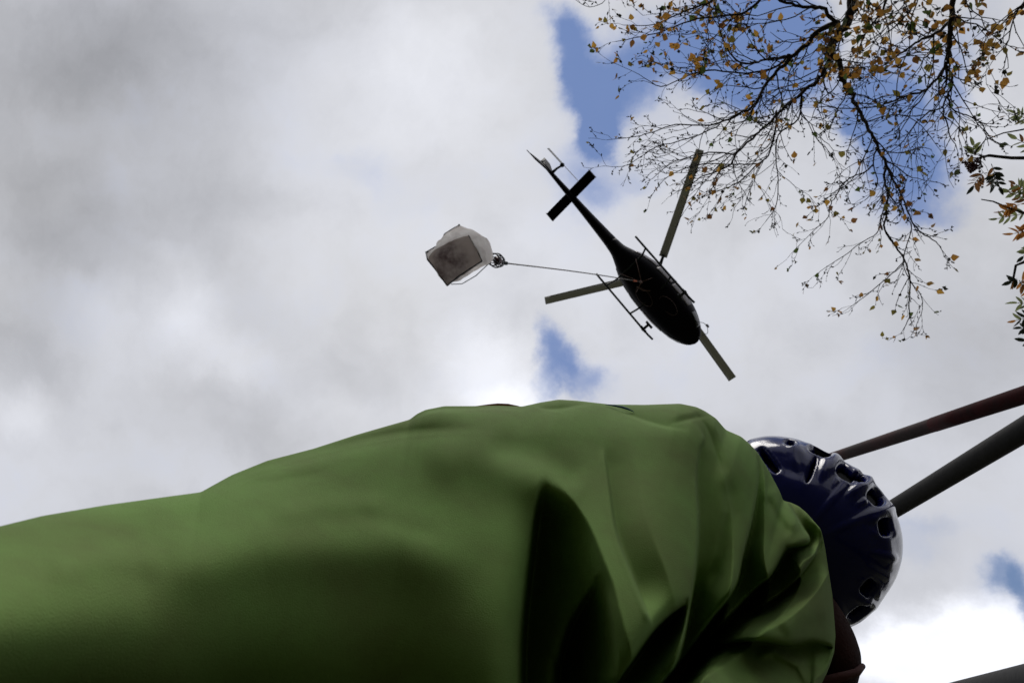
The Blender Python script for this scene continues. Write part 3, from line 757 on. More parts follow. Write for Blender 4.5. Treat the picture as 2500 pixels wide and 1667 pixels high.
# ------------------------------------------------------------------ long line, load hook and bag
hookw = heli.matrix_world @ Vector((hook_l.x, hook_l.y, -.95))
def zfor(px):                                  # height on the plumb line below the hook at picture column px
    a_, b_ = 2.0, hookw.z
    for _ in range(50):
        m = (a_+b_)/2
        if PX((hookw.x, hookw.y, m))[0] < px: a_ = m
        else: b_ = m
    return (a_+b_)/2
zl = zfor(1231)
low = PZ(1233, 642.5, zl)                      # the load swings slightly
midp = low.lerp(hookw, .5)
pts = []
for k in range(31):
    tq = k/30; p = low.lerp(hookw, tq); sag = math.sin(math.pi*tq)*.10
    pts.append(p+Vector((.0, -.4, 0))*sag)
line = MB(); line.tube(pts, .0175, 8)
ll = empty('long_line', hookw)
tag(ll, 'thin long line running from the helicopter belly to the load hook', 'cable')
def adl(o_, root): o_.parent = root; o_.matrix_parent_inverse = Matrix.Translation(-root.location); return o_
adl(line.build('cable', mat('cable_steel', (.035, .05, .05), .6, var=1, var2=(.16, .10, .07), vscale=2)), ll)
b = MB(); t0, t1 = pts[-5], pts[-1]; b.tube([pts[-4].lerp(pts[-3], .5), pts[-3], pts[-2].lerp(pts[-3], .3)], [.022, .035, .026], 8); adl(b.build('orange_sleeve', mat('orange_sleeve', (.75, .16, .06), .6)), ll)
b = MB(); b.ell(pts[0].lerp(pts[1], .12), .05, .05, .10); b.tube([pts[0], pts[0]-Vector((0, 0, .15))], .02, 8); adl(b.build('swivel', hm), ll)

# cage of the remote hook
cc = PZ(1212, 636, zl-.9)
hk = empty('load_hook', cc)
tag(hk, 'round caged remote load hook hanging between the long line and the white bag', 'load hook')
ax = (low-cc).normalized()
e1 = ax.orthogonal().normalized(); e2 = ax.cross(e1)
def ring(c, r, w, n=28): return [c+(e1*math.cos(2*math.pi*k/n)+e2*math.sin(2*math.pi*k/n))*r for k in range(n)]
Hh = .62
redm = mat('hook_red', (.08, .008, .014), .45); blk = mat('hook_black', (.012, .014, .02), .5)
b = MB()
for h_, r in ((-Hh*.5, .14), (0, .165), (Hh*.5, .13)):
    b.tube(ring(cc+ax*h_, r, 0), .016, 6, closed=True)
for k in range(6):
    a_ = 2*math.pi*k/6; dr = e1*math.cos(a_)+e2*math.sin(a_)
    b.tube([cc-ax*Hh*.5+dr*.14, cc-ax*Hh*.2+dr*.16, cc+dr*.165, cc+ax*Hh*.3+dr*.15, cc+ax*Hh*.5+dr*.13, cc+ax*Hh*.62+dr*.03], .012, 6)
adl(b.build('cage', blk), hk)
b = MB(); b.box(cc+ax*.06, .14, .12, .30, Matrix((e1, e2, ax)).transposed()); b.ell(cc+ax*.14, .10, .10, .13); adl(b.build('hook_body', redm), hk)
b = MB(); b.tube([cc-ax*.1, cc-ax*.28, cc-ax*.36+e1*.06, cc-ax*.30+e1*.12, cc-ax*.2+e1*.10], .022, 8); adl(b.build('hook', blk), hk)
b = MB(); b.tube([low-ax*.02, cc+ax*Hh*.55], .02, 8); adl(b.build('shackle', blk), hk)

# the bag
zb_ = zl-2.45
zt_ = zb_+.95
bagm = bpy.data.materials.new('woven_sack'); bagm.use_nodes = True
tq = bagm.node_tree; pb = tq.nodes['Principled BSDF']; co = tq.nodes.new('ShaderNodeTexCoord')
n1 = tq.nodes.new('ShaderNodeTexNoise'); n1.inputs['Scale'].default_value = 3.2; n1.inputs['Detail'].default_value = 8; n1.inputs['Roughness'].default_value = .7
tq.links.new(co.outputs['Object'], n1.inputs['Vector'])
cr = tq.nodes.new('ShaderNodeValToRGB'); cr.color_ramp.elements[0].position = .38; cr.color_ramp.elements[0].color = (.92, .91, .90, 1); cr.color_ramp.elements[1].position = .66; cr.color_ramp.elements[1].color = (.78, .74, .72, 1)
tq.links.new(n1.outputs[0], cr.inputs[0]); tq.links.new(cr.outputs[0], pb.inputs['Base Color']); pb.inputs['Roughness'].default_value = .7
tr = tq.nodes.new('ShaderNodeBsdfTranslucent'); tq.links.new(cr.outputs[0], tr.inputs[0]); ms = tq.nodes.new('ShaderNodeMixShader'); ms.inputs[0].default_value = .85
tq.links.new(pb.outputs[0], ms.inputs[1]); tq.links.new(tr.outputs[0], ms.inputs[2]); tq.links.new(ms.outputs[0], tq.nodes['Material Output'].inputs[0])
botm = mat('muddy_sack_base', (.50, .44, .43), .8, var=1, var2=(.10, .065, .07), vscale=3.4, bump=.01, bscale=6, detail=8, transl=.42)
tb2 = botm.node_tree; prb = tb2.nodes['Principled BSDF']; lk = prb.inputs['Base Color'].links[0]; srcs = lk.from_socket
bagc = PZ(1100, 640, zb_)
mp2 = tb2.nodes.new('ShaderNodeMapping'); mp2.inputs['Location'].default_value = (-bagc.x, -bagc.y, -bagc.z); co2 = tb2.nodes.new('ShaderNodeTexCoord'); tb2.links.new(co2.outputs['Object'], mp2.inputs[0])
ln2 = tb2.nodes.new('ShaderNodeVectorMath'); ln2.operation = 'LENGTH'; tb2.links.new(mp2.outputs[0], ln2.inputs[0])
mr2 = tb2.nodes.new('ShaderNodeMapRange'); mr2.interpolation_type = 'SMOOTHSTEP'; mr2.inputs[1].default_value = .28; mr2.inputs[2].default_value = .62; mr2.inputs[3].default_value = 1; mr2.inputs[4].default_value = .15
tb2.links.new(ln2.outputs['Value'], mr2.inputs[0])
mx2 = tb2.nodes.new('ShaderNodeMix'); mx2.data_type = 'RGBA'; tb2.links.new(mr2.outputs[0], mx2.inputs[0]); mx2.inputs[6].default_value = (.62, .54, .52, 1); tb2.links.new(srcs, mx2.inputs[7])
for n_ in list(tb2.links):
    if n_.from_socket == srcs and n_.to_node != mx2:
        t_s = n_.to_socket; tb2.links.remove(n_); tb2.links.new(mx2.outputs[2], t_s)
loadm = mat('dark_rubble', (.05, .04, .035), .9, bump=.02, bscale=10)
seam = mat('sack_seam', (.03, .045, .06), .7)
bagc = PZ(1110, 637, zb_)
bag = empty('bulk_bag', bagc)
tag(bag, 'dirty white bulk bag of material hanging from the hook left of the helicopter', 'bulk bag')
BQ = [(1092,697.5),(1177,637.5),(1144,574.5),(1106,587),(1072,604),(1052,620),(1044,634)]      # muddy base, clockwise
RIM = [(1098,690,.34),(1192,645,.30),(1189,582,.55),(1121,549,.60),(1086,571,.50),(1073,597,.40),(1040,616,.30)]
base = [PZ(x, y, zb_) for x, y in BQ]
base[0].z = zb_; 
rimp = [PZ(x, y, zb_+h) for x, y, h in RIM]
def dense(loop, n=10):
    out = []; c_ = sum(loop, Vector())/len(loop)
    for i in range(len(loop)):
        a_, b_ = loop[i], loop[(i+1) % len(loop)]
        for k in range(n):
            p_ = a_.lerp(b_, k/n); o_ = (p_-c_).normalized(); e_ = math.sin(math.pi*k/n)
            out.append(p_+o_*e_*(.035*noise.noise(p_*3.1)+.03*noise.noise(p_*7.3)+.012)+Vector((0, 0, .05*e_*noise.noise(p_*5+Vector((4, 0, 0))))))
    return out
bl_, rl_ = dense(base), dense(rimp)
cb = sum(base, Vector())/len(base); K = len(bl_)
vv = []; ff = []; R1 = 8
for j in range(R1+1):                          # base, sagging in the middle
    fq = 1-j/R1
    for p in bl_:
        q_ = cb.lerp(p, fq); sg_ = (-.10*(1-fq**2)+.07*noise.noise(q_*4)+.10*abs(noise.noise(q_*2.2)))*min(1, (1-fq)*5); vv.append(q_+Vector((0, 0, sg_)))
for j in range(R1):
    for k in range(K): ff.append((j*K+k, (j+1)*K+k, (j+1)*K+(k+1) % K, j*K+(k+1) % K))
b = MB(); b.add(vv, ff); o_ = adl(b.build('muddy_base', botm), bag); 
vv = []; ff = []; R2 = 12
topc = PZ(1178, 618, zt_)
for j in range(R2+1):
    fq = j/R2
    for k in range(K):
        p = bl_[k].lerp(rl_[k], fq); n_ = noise.noise(Vector((k*.35, fq*3, 1)))*.09*math.sin(math.pi*min(1, fq)); dr = (p-cb); dr.z = 0; dr.normalize()
        vv.append(p+dr*n_)
for j in range(5):                             # shoulders of the bag drawn in towards the loops
    fq = (j+1)/5
    for k in range(K):
        p = rl_[k].lerp(topc+(rl_[k]-cb)*.30, fq); p.z = rl_[k].z+(zt_-rl_[k].z)*math.sin(fq*math.pi/2)
        vv.append(p+Vector((0, 0, .02*noise.noise(Vector((k*.5, fq*4, 7))))))
tot_r = R2+1+5
for j in range(tot_r-1):
    for k in range(K): ff.append((j*K+k, j*K+(k+1) % K, (j+1)*K+(k+1) % K, (j+1)*K+k))
b = MB(); b.add(vv, ff); o_ = adl(b.build('sack_side', bagm), bag); 
b = MB(); b.ell((cb.x+.03, cb.y, zb_+.28), .42, .36, .24, nu=20); pass
def seamtube(pts_, r=.018): 
    b_ = MB(); b_.tube(pts_, r, 6); return adl(b_.build('seam', seam), bag)
seamtube([base[0], base[0].lerp(base[1], .35)+Vector((0, 0, -.07)), base[0].lerp(base[1], .7)+Vector((0, 0, -.04)), base[1]], .016)
seamtube([base[1], base[1].lerp(base[2], .5)+Vector((0, 0, .02)), base[2]], .010)
seamtube([base[0], base[0].lerp(base[6], .5)+Vector((0, 0, .03)), base[6], rimp[6]], .018)
seamtube([rimp[6], rimp[5], rimp[4], rimp[4].lerp(rimp[3], .6), rimp[3]+Vector((0, 0, .03))], .016)
# flap tips
for a_, c_ in ((rimp[3], (1120.5, 547.5)), (rimp[6], (1038.5, 617))):
    b = MB(); tip = PZ(*c_, a_.z+.05); b.tube([a_+(cb-a_)*.12, a_, tip], [.03, .022, .004], 6); adl(b.build('flap_corner', seam), bag)
strapm = mat('bag_strap', (.06, .09, .09), .7)
hkp = cc-ax*.33
for k, (px, py, h) in enumerate(((1102, 694, .30), (1190, 640, .5), (1186, 590, .8), (1100, 590, .8))):
    b = MB(); s0 = PZ(px, py, zb_+h)
    if k == 0: b.tube([s0, PZ(1128, 693, zb_+.75), PZ(1162, 673, zb_+1.15), hkp], .011, 6)
    else: b.tube([s0, s0.lerp(hkp, .5)+Vector((0, 0, .05)), hkp], .011, 6)
    adl(b.build('lifting_strap', strapm), bag)

# ------------------------------------------------------------------ trees
bark = mat('birch_twig_bark', (.022, .016, .018), .8, var=.8, var2=(.05, .035, .03), vscale=12, bump=.002, bscale=60)
trunkm = mat('birch_trunk_bark', (.35, .32, .29), .8, var=1, var2=(.06, .045, .04), vscale=6, bump=.01, bscale=20)
LM = [mat('leaf_orange', (.46, .23, .045), .6, transl=.55, var=.8, var2=(.30, .14, .035), vscale=25),
      mat('leaf_amber', (.54, .31, .06), .6, transl=.55, var=.8, var2=(.38, .20, .04), vscale=25),
      mat('leaf_rust', (.24, .12, .04), .6, transl=.5, var=.8, var2=(.14, .05, .02), vscale=25),
      mat('leaf_green', (.10, .15, .035), .6, transl=.45, var=.8, var2=(.06, .09, .03), vscale=25),
      mat('leaf_olive', (.26, .22, .05), .6, transl=.5, var=.8, var2=(.14, .11, .03), vscale=25),
      mat('leaf_dark', (.035, .045, .03), .7, transl=.15, var=.8, var2=(.05, .035, .02), vscale=25)]
def leaf_geo(kind, seed):
    rnd = random.Random(seed)
    prof = {'birch': [(0, 0), (.12, .26), (.30, .40), (.48, .36), (.68, .22), (.86, .09), (1, 0)],
            'rowan': [(0, 0), (.10, .13), (.35, .21), (.62, .19), (.85, .10), (1, 0)]}[kind]
    cup = rnd.uniform(-.25, .45); curl = rnd.uniform(-.5, .6); asym = rnd.uniform(.8, 1.2)
    mid = []; le = []; ri = []
    for x, w in prof:
        zc_ = curl*x*x*.5
        mid.append((x, 0, zc_)); jag = 1+rnd.uniform(-.12, .12)
        le.append((x+rnd.uniform(-.01, .02), w*asym*jag, zc_+cup*w)); ri.append((x+rnd.uniform(-.01, .02), -w*jag, zc_+cup*w))
    v = mid+le[1:-1]+ri[1:-1]; n = len(prof); f = []
    L_ = lambda i: 0 if i == 0 else (n-1 if i == n-1 else n+i-1)
    R_ = lambda i: 0 if i == 0 else (n-1 if i == n-1 else n+(n-2)+i-1)
    for i in range(n-1):
        for Sd, fl_ in ((L_, 0), (R_, 1)):
            q_ = [i, i+1, Sd(i+1), Sd(i)]; u = []
            for z in q_:
                if z not in u: u.append(z)
            f.append(tuple(u) if not fl_ else tuple(u[::-1]))
    v += [(-.22, .012, -.02), (-.22, -.012, -.02)]; f.append((0, len(v)-2, len(v)-1))
    return v, f
LEAFG = [leaf_geo('birch', 10+i) for i in range(5)]
LEAFM = {}
for gi, (v, f) in enumerate(LEAFG):
    for mi, m in enumerate(LM):
        me = bpy.data.meshes.new('leaf'); me.from_pydata(v, [], f); me.update(); me.materials.append(m); LEAFM[(gi, mi)] = me

def grow(p, d, length, r, lvl, rnd, out, leaves, buds, droop=.05, maxl=3):
    n = max(4, int(length/.045)); st = length/n; pts = [p.copy()]; dd = d.normalized(); cur = p.copy()
    for i in range(n):
        dd = (dd+Vector((rnd.gauss(0, 1), rnd.gauss(0, 1), rnd.gauss(0, 1)))*.19+Vector((0, 0, -droop*.35))).normalized()
        cur = cur+dd*st; pts.append(cur.copy())
        if lvl < maxl and i > 0 and rnd.random() < (.60 if lvl == 1 else .45):
            a_ = rnd.uniform(0, 2*math.pi); o1 = dd.orthogonal().normalized(); o2 = dd.cross(o1)
            cd = (dd+(o1*math.cos(a_)+o2*math.sin(a_))*rnd.uniform(.45, .95)).normalized()
            rem = 1-i/n*.6
            grow(cur, cd, length*rem*rnd.uniform(.36, .68), max(.0014, r*.6), lvl+1, rnd, out, leaves, buds, droop, maxl)
        if rnd.random() < .42 and lvl >= 2: buds.append((cur.copy(), dd.copy()))
        if rnd.random() < .30 and lvl >= 2: leaves.append((cur.copy(), dd.copy()))
    if lvl >= 2 and rnd.random() < .6: leaves.append((cur.copy(), dd.copy()))
    out.append((pts, [max(.0011, r*(1-.6*k/n)) for k in range(n+1)]))

# limbs: picture columns/rows, distance in metres, width in picture pixels
LIMBS = [
 [(2150,-420,4.3,46),(2110,-200,4.45,38),(2085,-60,4.55,31),(2080,0,4.6,27),(2073,45,4.6,25),(2046,80,4.62,24),(2030,105,4.65,23),(2028,138,4.68,21),(2050,155,4.7,15),(2054,195,4.75,13),(2072,228,4.8,12),(2092,258,4.85,11),(2107,292,4.9,10),(2128,325,4.95,9.5),(2142,352,5,9),(2163,402,5.05,9)],
 [(2163,402,5.05,8),(2158,430,5.1,7),(2162,455,5.1,6.5),(2168,470,5.1,6.5),(2164,520,5.15,5.5),(2160,560,5.2,5),(2180,592,5.2,5),(2205,628,5.2,5),(2218,665,5.25,4.5),(2222,700,5.25,4),(2219,745,5.3,3.2),(2220,775,5.3,2.8),(2205,805,5.3,2)],
 [(2163,402,5.05,7),(2178,435,5.05,6),(2195,462,5.0,5.5),(2212,505,5.0,5),(2228,545,4.95,4.5),(2250,568,4.95,4),(2285,590,4.9,3),(2300,612,4.9,2)],
 [(2168,470,5.1,5),(2185,494,5.15,4.5),(2198,498,5.15,4),(2212,530,5.2,3.5),(2225,560,5.2,3),(2205,640,5.3,3),(2225,690,5.3,3),(2248,720,5.3,2.5),(2252,755,5.3,2),(2235,800,5.3,1.5)],
 [(2168,475,5.1,4),(2150,540,5.2,3.5),(2140,570,5.2,3),(2100,595,5.25,2.8),(2060,625,5.3,2.5),(2020,650,5.3,2),(1992,670,5.3,1.5)],
 [(2205,640,5.2,3.5),(2175,670,5.25,3),(2140,700,5.3,3),(2110,725,5.3,2.5),(2075,750,5.3,1.8)],
 [(2132,402,5.05,5),(2115,418,5.1,4.5),(2080,433,5.1,4),(2055,452,5.15,3.8),(2040,480,5.15,3.5),(2026,505,5.2,3),(2022,530,5.2,2.5),(1990,560,5.2,2),(1960,590,5.2,1.6),(1935,615,5.2,1.2)],
 [(2138,360,5,6),(2132,400,5.05,4),(2140,430,5.05,3.5),(2138,460,5.1,3),(2110,490,5.1,2)],
 [(2028,135,4.68,18),(2012,172,4.7,13),(2010,192,4.7,8)],
 [(2016,165,4.7,13),(1996,198,4.7,11),(1957,229,4.75,10),(1925,252,4.8,9),(1896,280,4.8,8),(1866,310,4.85,7),(1846,328,4.85,7),(1800,372,4.9,6),(1775,407,4.95,5.5),(1721,428,5,4.5),(1693,446,5,3.5),(1650,470,5,2)],
 [(2046,55,4.62,18),(1996,78,4.6,15),(1960,115,4.6,13),(1929,140,4.6,12),(1895,175,4.6,10),(1864,214,4.6,9),(1846,252,4.6,8),(1800,282,4.6,7),(1757,300,4.6,5.5),(1707,306,4.6,4.5),(1650,304,4.6,3.6),(1600,321,4.65,3),(1550,334,4.65,2.4),(1482,342,4.65,1.4)],
 [(1757,304,4.6,4.5),(1707,330,4.7,4),(1650,347,4.7,3.5),(1600,360,4.75,3),(1550,392,4.75,2.6),(1518,407,4.8,2.2),(1471,406,4.8,1.6)],
 [(2046,60,4.62,12),(2000,18,4.55,10),(1960,18,4.5,9),(1920,8,4.45,8),(1870,-20,4.4,8)],
 [(1929,136,4.6,9),(1911,139,4.6,8),(1870,146,4.55,6.5),(1829,156,4.55,6),(1796,146,4.5,5.5),(1768,104,4.5,4.5),(1755,60,4.5,3.5)],
 [(1870,-20,4.4,9),(1820,30,4.4,7),(1757,40,4.4,5.5),(1686,52,4.4,4.5),(1614,79,4.4,3.5),(1561,91,4.4,2.8),(1504,102,4.4,1.8)],
 [(1800,-60,4.4,8),(1740,0,4.4,6),(1680,24,4.35,4.5),(1600,60,4.35,3),(1522,62,4.35,1.6)],
 [(1929,140,4.6,7),(1880,170,4.65,6),(1800,178,4.7,5),(1730,172,4.75,4.5),(1672,188,4.75,3.5),(1614,212,4.8,3),(1560,182,4.8,2),(1490,150,4.8,1.3)],
 [(1896,280,4.8,6),(1890,330,4.85,5.5),(1876,380,4.9,5),(1850,400,4.9,4.5),(1810,440,4.95,4),(1770,460,5,3.2),(1720,480,5,2)],
 [(1850,400,4.95,4.5),(1790,402,5,4),(1730,400,5,3.5),(1670,412,5.05,3),(1620,440,5.05,2.4),(1590,480,5.05,1.6)],
 [(1793,379,4.9,4.5),(1730,372,4.95,4),(1680,385,4.95,3.2),(1640,398,5,2.6),(1600,430,5,1.8)],
 [(1957,229,4.75,6),(1950,290,4.8,5),(1900,330,4.85,4.5),(1895,390,4.9,4),(1900,440,4.95,3.5),(1895,500,5,3),(1870,540,5,2)],
 [(2320,-380,4.1,34),(2330,-150,4.2,22),(2327,0,4.3,15),(2322,50,4.35,14),(2318,100,4.35,13),(2313,140,4.4,12),(2309,162,4.4,11)],
 [(2320,56,4.35,10),(2290,78,4.4,8),(2250,96,4.45,7),(2215,120,4.5,5.5),(2170,150,4.55,4),(2120,180,4.6,2.5)],
 [(2309,162,4.4,9),(2290,192,4.45,8),(2262,219,4.5,7),(2220,233,4.5,6),(2170,250,4.55,5),(2130,262,4.6,4),(2060,265,4.65,3),(1990,258,4.7,1.8)],
 [(2309,162,4.4,8),(2322,182,4.4,7),(2323,210,4.45,6.5),(2315,232,4.45,5.5),(2320,262,4.5,4.5),(2340,275,4.5,4),(2364,283,4.5,3.2),(2395,300,4.5,2.8),(2408,330,4.5,2.4),(2398,352,4.5,2),(2380,372,4.5,1.6)],
 [(2315,232,4.45,5),(2302,262,4.5,4.5),(2312,300,4.55,4),(2318,330,4.6,3.2),(2335,360,4.6,2.4)],
 [(2302,262,4.5,4.5),(2260,280,4.55,4),(2230,310,4.6,3.4),(2200,350,4.65,2.6),(2160,380,4.7,1.6)],
 [(2560,-150,4.0,12),(2520,-20,4.1,8),(2490,20,4.1,5),(2455,50,4.1,3),(2430,90,4.1,1.6)],
 [(2160,-200,4.4,16),(2180,-60,4.45,9),(2160,10,4.5,7),(2130,60,4.5,5),(2100,110,4.55,3),(2090,170,4.6,1.8)],
 [(2240,-150,4.3,12),(2250,-40,4.35,7),(2225,20,4.4,5),(2190,60,4.4,3.5),(2150,90,4.45,2)],
 [(1480,-180,4.4,8),(1500,-60,4.4,3.5),(1478,0,4.4,2.2),(1440,18,4.4,1.8),(1400,-2,4.4,1.0)],
]
tb = Vector((.55, -4.1, gh(.55, -4.1)))
birch = empty('birch_tree', tb)
tag(birch, 'autumn birch with thin black drooping twigs and sparse orange leaves overhead at top right', 'tree')
def adb(o_, root): o_.parent = root; o_.matrix_parent_inverse = Matrix.Translation(-root.location); return o_
b = MB(); b.tube([tb+Vector((0, 0, -.1)), tb+Vector((.02, .0, .4)), tb+Vector((.06, .03, 1.6)), tb+Vector((.10, 0, 3.0)), tb+Vector((.16, -.1, 4.6)), tb+Vector((.12, -.2, 6.2))], [.22, .16, .13, .11, .08, .03], 20)
adb(b.build('trunk', trunkm), birch)
rnd = random.Random(11); twigs = []; leaves = []; buds = []
for li, lm in enumerate(LIMBS):
    pts_ = [P(x, y, d) for x, y, d, w in lm]; rs = [w/2/FPX*d*.72 for x, y, d, w in lm]
    # rounded path
    path = []; pr = []
    for i in range(len(pts_)-1):
        p0, p1, p2, p3 = pts_[max(0, i-1)], pts_[i], pts_[i+1], pts_[min(len(pts_)-1, i+2)]
        for k in range(4):
            t_ = k/4
            q_ = .5*((2*p1)+(p2-p0)*t_+(2*p0-5*p1+4*p2-p3)*t_*t_+(3*p1-p0-3*p2+p3)*t_**3)
            jit = Vector([rnd.gauss(0, 1) for _ in range(3)])*min(.006, rs[i]*.5)
            path.append(q_+(jit if k else Vector())); pr.append((rs[i]*(1-t_)+rs[i+1]*t_)*(1.18 if rnd.random() < .10 else 1))
    path.append(pts_[-1]); pr.append(rs[-1])
    if lm[0][1] < -100:                        # joined to the trunk outside the picture
        h0 = min(5.2, max(2.6, path[0].z-.5)); path.insert(0, tb+Vector((.12, -.02, h0))); pr.insert(0, min(.05, pr[0]*1.6))
    b = MB(); b.tube(path, pr, 10 if pr[len(pr)//2] > .008 else 6); adb(b.build('branch', bark), birch)
    # side twigs
    acc = 0
    for i in range(1, len(path)-1):
        seg_ = (path[i]-path[i-1]).length; acc += seg_
        pxl = PX(path[i])
        if not (-150 < pxl[1] < 1000): continue
        if acc > rnd.uniform(.025, .058):
            acc = 0; dd = (path[i+1]-path[i-1]).normalized(); a_ = rnd.uniform(0, 2*math.pi); o1 = dd.orthogonal().normalized(); o2 = dd.cross(o1)
            ll_ = rnd.uniform(.16, .50)*(1 if pxl[1] < 420 else .42)
            if pxl[0] > 2330 and pxl[1] > 120: ll_ *= .5
            ll_ *= min(1, max(.3, (pxl[0]-1440)/330))
            grow(path[i], (dd+(o1*math.cos(a_)+o2*math.sin(a_))*rnd.uniform(.6, 1.1)).normalized(), ll_, min(.0042, pr[i]*.6), 1 if ll_ > .22 else 2, rnd, twigs, leaves, buds)
    grow(path[-1], (path[-1]-path[-2]).normalized(), .12, pr[-1]*.8, 2, rnd, twigs, leaves, buds)
b = MB()
for pts_, rs in twigs: b.tube(pts_, [r*.92 for r in rs], 4, cap=False)
tw = adb(b.build('twigs', bark), birch); tw['kind'] = 'stuff'
# buds and catkins
b = MB()
for p, d in buds:
    o1 = (d+Vector([rnd.gauss(0, .6) for _ in range(3)])).normalized(); l_ = rnd.uniform(.006, .020); r = rnd.uniform(.0024, .0052)
    b.tube([p, p+o1*l_*.5, p+o1*l_], [r*.5, r, r*.3], 5, cap=False)
bo = adb(b.build('buds', bark), birch); bo['kind'] = 'stuff'
# leaves
rnd.shuffle(leaves); chosen = []
for p, d in leaves:
    px, py, _ = PX(p); 
    if not (1380 < px < 2560 and -60 < py < 860): continue
    keep = .95 if py < 190 else (.26 if py < 300 else (.13 if py < 450 else .34))
    if px < 1650: keep *= .6
    if rnd.random() > keep: continue
    top_ = max(0, 1-py/420)
    w8 = [.22+.2*top_, .18+.25*top_, .12, .16, .18, .50*(1-top_*.6)]
    mi = rnd.choices(range(6), w8)[0]
    sz = rnd.uniform(.022, .049)*(1 if mi != 5 else .62)
    dr = (d*.6+Vector([rnd.gauss(0, .7) for _ in range(3)])+Vector((0, 0, -.35))).normalized()
    rot = dr.to_track_quat('X', 'Z').to_matrix() @ Matrix.Rotation(rnd.uniform(0, 6.28), 3, 'X')
    inside = 0 <= px <= 2500 and 0 <= py
    chosen.append((sz*(1 if inside else .2), p+dr*sz*.2, rot, sz, mi, rnd.randrange(5)))
chosen.sort(key=lambda c: -c[0])
print('leaves', len(chosen), 'twigs', len(twigs), 'buds', len(buds))
for _, p, rot, sz, mi, gi in chosen[:296]:
    o_ = bpy.data.objects.new('leaf', LEAFM[(gi, mi)]); col.objects.link(o_)
    o_.parent = birch; o_.matrix_parent_inverse = Matrix.Translation(-tb)
    o_.matrix_basis = Matrix.Translation(p) @ rot.to_4x4() @ Matrix.Scale(sz, 4)
lm_ = bpy.data.meshes.new('small_leaves'); V = []; F = []; MI = []
for _, p, rot, sz, mi, gi in chosen[296:]:
    bb = len(V); v, f = LEAFG[gi]
    V += [tuple(p+rot @ (Vector(q_)*sz)) for q_ in v]; F += [tuple(i+bb for i in q_) for q_ in f]; MI += [mi]*len(f)
lm_.from_pydata(V, [], F); lm_.update()
for m in LM: lm_.materials.append(m)
lm_.polygons.foreach_set('material_index', MI)
lo_ = adb(link('small_leaves', lm_), birch); lo_['kind'] = 'stuff'

# rowan at the right edge
rb = Vector((3.1, -1.0, gh(3.1, -1.0)))
rowan = empty('rowan_tree', rb)
tag(rowan, 'rowan with feathery olive leaves and a dark red berry bunch at the right edge', 'tree')
b = MB(); b.tube([rb+Vector((0, 0, -.1)), rb+Vector((0, 0, .8)), rb+Vector((.05, .05, 2.4)), rb+Vector((.0, .0, 4.2)), rb+Vector((.05, -.1, 5.4))], [.11, .09, .07, .05, .02], 14)
adb(b.build('trunk', mat('rowan_bark', (.12, .10, .09), .8, var=.8, var2=(.05, .04, .035), vscale=10, bump=.004, bscale=30)), rowan)
RL = [mat('leaflet_olive', (.30, .34, .14), .6, transl=.5, var=.9, var2=(.09, .11, .05), vscale=30), mat('leaflet_brown', (.30, .14, .05), .6, transl=.45, var=.9, var2=(.12, .06, .03), vscale=30),
      mat('leaflet_dark', (.03, .04, .025), .7, transl=.15), mat('leaflet_orange', (.50, .22, .05), .6, transl=.5, var=.9, var2=(.25, .10, .03), vscale=30)]
RG = [leaf_geo('rowan', 40+i) for i in range(4)]; RMs = {}
for gi, (v, f) in enumerate(RG):
    for mi, m in enumerate(RL):
        me = bpy.data.meshes.new('leaflet'); me.from_pydata(v, [], f); me.update(); me.materials.append(m); RMs[(gi, mi)] = me
rr2 = random.Random(5)
DR = 4.6
def rbranch(pts_):
    pp = [P(x, y, d) for x, y, d, w in pts_]
    rs = [w/2/FPX*d for x, y, d, w in pts_]
    pp.insert(0, rb+Vector((0, 0, min(4.0, max(2.5, pp[0].z-.5))))); rs.insert(0, rs[0]*1.5)
    b = MB(); b.tube(pp, rs, 8); adb(b.build('branch', bark), rowan)
rbranch([(2640,370,DR,9),(2560,382,DR,8),(2500,386,DR,7),(2470,386,DR,6.5),(2440,383,DR,6),(2415,380,DR,6),(2395,384,DR,4),(2378,392,DR,3)])
rbranch([(2620,540,DR,8),(2540,535,DR,6),(2500,520,DR,5),(2455,505,DR,4),(2425,492,DR,3),(2395,487,DR,2)])
rbranch([(2600,560,4.4,9),(2540,610,4.4,7),(2500,640,4.4,6),(2480,648,4.4,5),(2474,680,4.4,4)])
rbranch([(2600,300,DR,6),(2530,310,DR,4),(2490,318,DR,3),(2450,325,DR,2.6),(2405,342,DR,2.4),(2380,375,DR,2)])
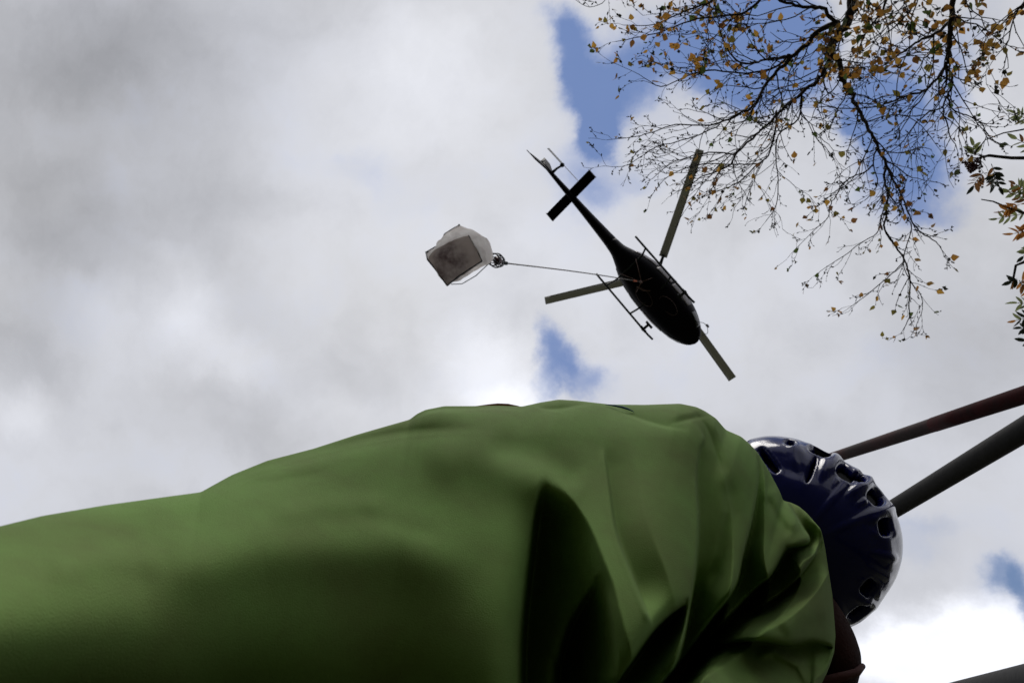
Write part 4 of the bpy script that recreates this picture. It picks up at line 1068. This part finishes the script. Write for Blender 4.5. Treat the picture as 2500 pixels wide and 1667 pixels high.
def compound(px, py, ang, length, mi, d=DR, n=5, sp=.45, ll=.050):
    """feathered leaf: leaflets paired along a stalk; ang in picture degrees"""
    px += 14 if px > 2440 else 0
    a_ = math.radians(ang); p0 = P(px, py, d); p1 = P(px+math.cos(a_)*length, py-math.sin(a_)*length, d+rr2.uniform(-.05, .05))
    ax_ = (p1-p0); vw = (p0-CAM).normalized(); sd = ax_.cross(vw).normalized()
    b = MB(); b.tube([p0, p0.lerp(p1, .5)+Vector((0, 0, -.004)), p1], .0016, 4); adb(b.build('leaf_stalk', bark), rowan)
    for k in range(n):
        f_ = .18+.82*(k/(n-1)) if n > 1 else 1
        q_ = p0.lerp(p1, f_)
        for sg in ((-1, 1) if k < n-1 else (0,)):
            dd = (ax_.normalized()*(.75 if sg else 1)+sd*sg*rr2.uniform(.7, 1.1)+vw*rr2.uniform(-.5, .5)).normalized()
            rot = dd.to_track_quat('X', 'Z').to_matrix() @ Matrix.Rotation(rr2.uniform(-1.2, 1.2), 3, 'X')
            o_ = bpy.data.objects.new('leaflet', RMs[(rr2.randrange(4), mi if rr2.random() < .85 else rr2.randrange(4))]); col.objects.link(o_)
            o_.parent = rowan; o_.matrix_parent_inverse = Matrix.Translation(-rb)
            o_.matrix_basis = Matrix.Translation(q_) @ rot.to_4x4() @ Matrix.Scale(ll*rr2.uniform(.8, 1.15), 4)
for args in [(2505,300,150,45,0),(2530,375,150,70,0),(2380,380,100,24,0),(2400,420,235,40,1),(2420,400,290,60,2),
             (2500,470,150,40,0),(2520,480,170,70,0),(2475,500,200,40,3),(2500,520,190,80,0),(2520,560,190,60,3),(2510,530,240,40,3),(2530,500,160,70,1),(2520,590,225,50,0),
             (2474,690,330,60,3),(2478,686,350,70,3),(2474,684,300,40,3),(2476,690,20,40,3),(2470,682,200,14,2),
             (2530,745,175,60,0),(2530,765,195,66,2),(2530,800,180,50,2),(2540,840,170,50,2),(2430,420,260,30,2)]:
    compound(*args)
b = MB()
for k in range(95):
    a_ = rr2.uniform(0, 6.28); r = abs(rr2.gauss(0, .5)); c = P(2374+math.cos(a_)*r*28, 402+math.sin(a_)*r*24, DR+rr2.uniform(-.05, .05)); b.ell(c, .0068, .0068, .0068, nu=8, nv=6)
be = adb(b.build('berries', mat('rowan_berry', (.085, .008, .012), .4)), rowan); be['kind'] = 'stuff'
b = MB()
for k in range(26):
    a_ = rr2.uniform(0, 6.28); c = P(2376+math.cos(a_)*22, 402+math.sin(a_)*18, DR+rr2.uniform(-.04, .04)); b.tube([P(2392, 386, DR), c], .001, 4)
adb(b.build('berry_stalks', bark), rowan)['kind'] = 'stuff'
print('heli axis height', Zax, 'hub', hubp, 'bag z', zb_, 'line z', zl, 'hook', hookw, 'helmet', hc[:], 'foot', foot[:])
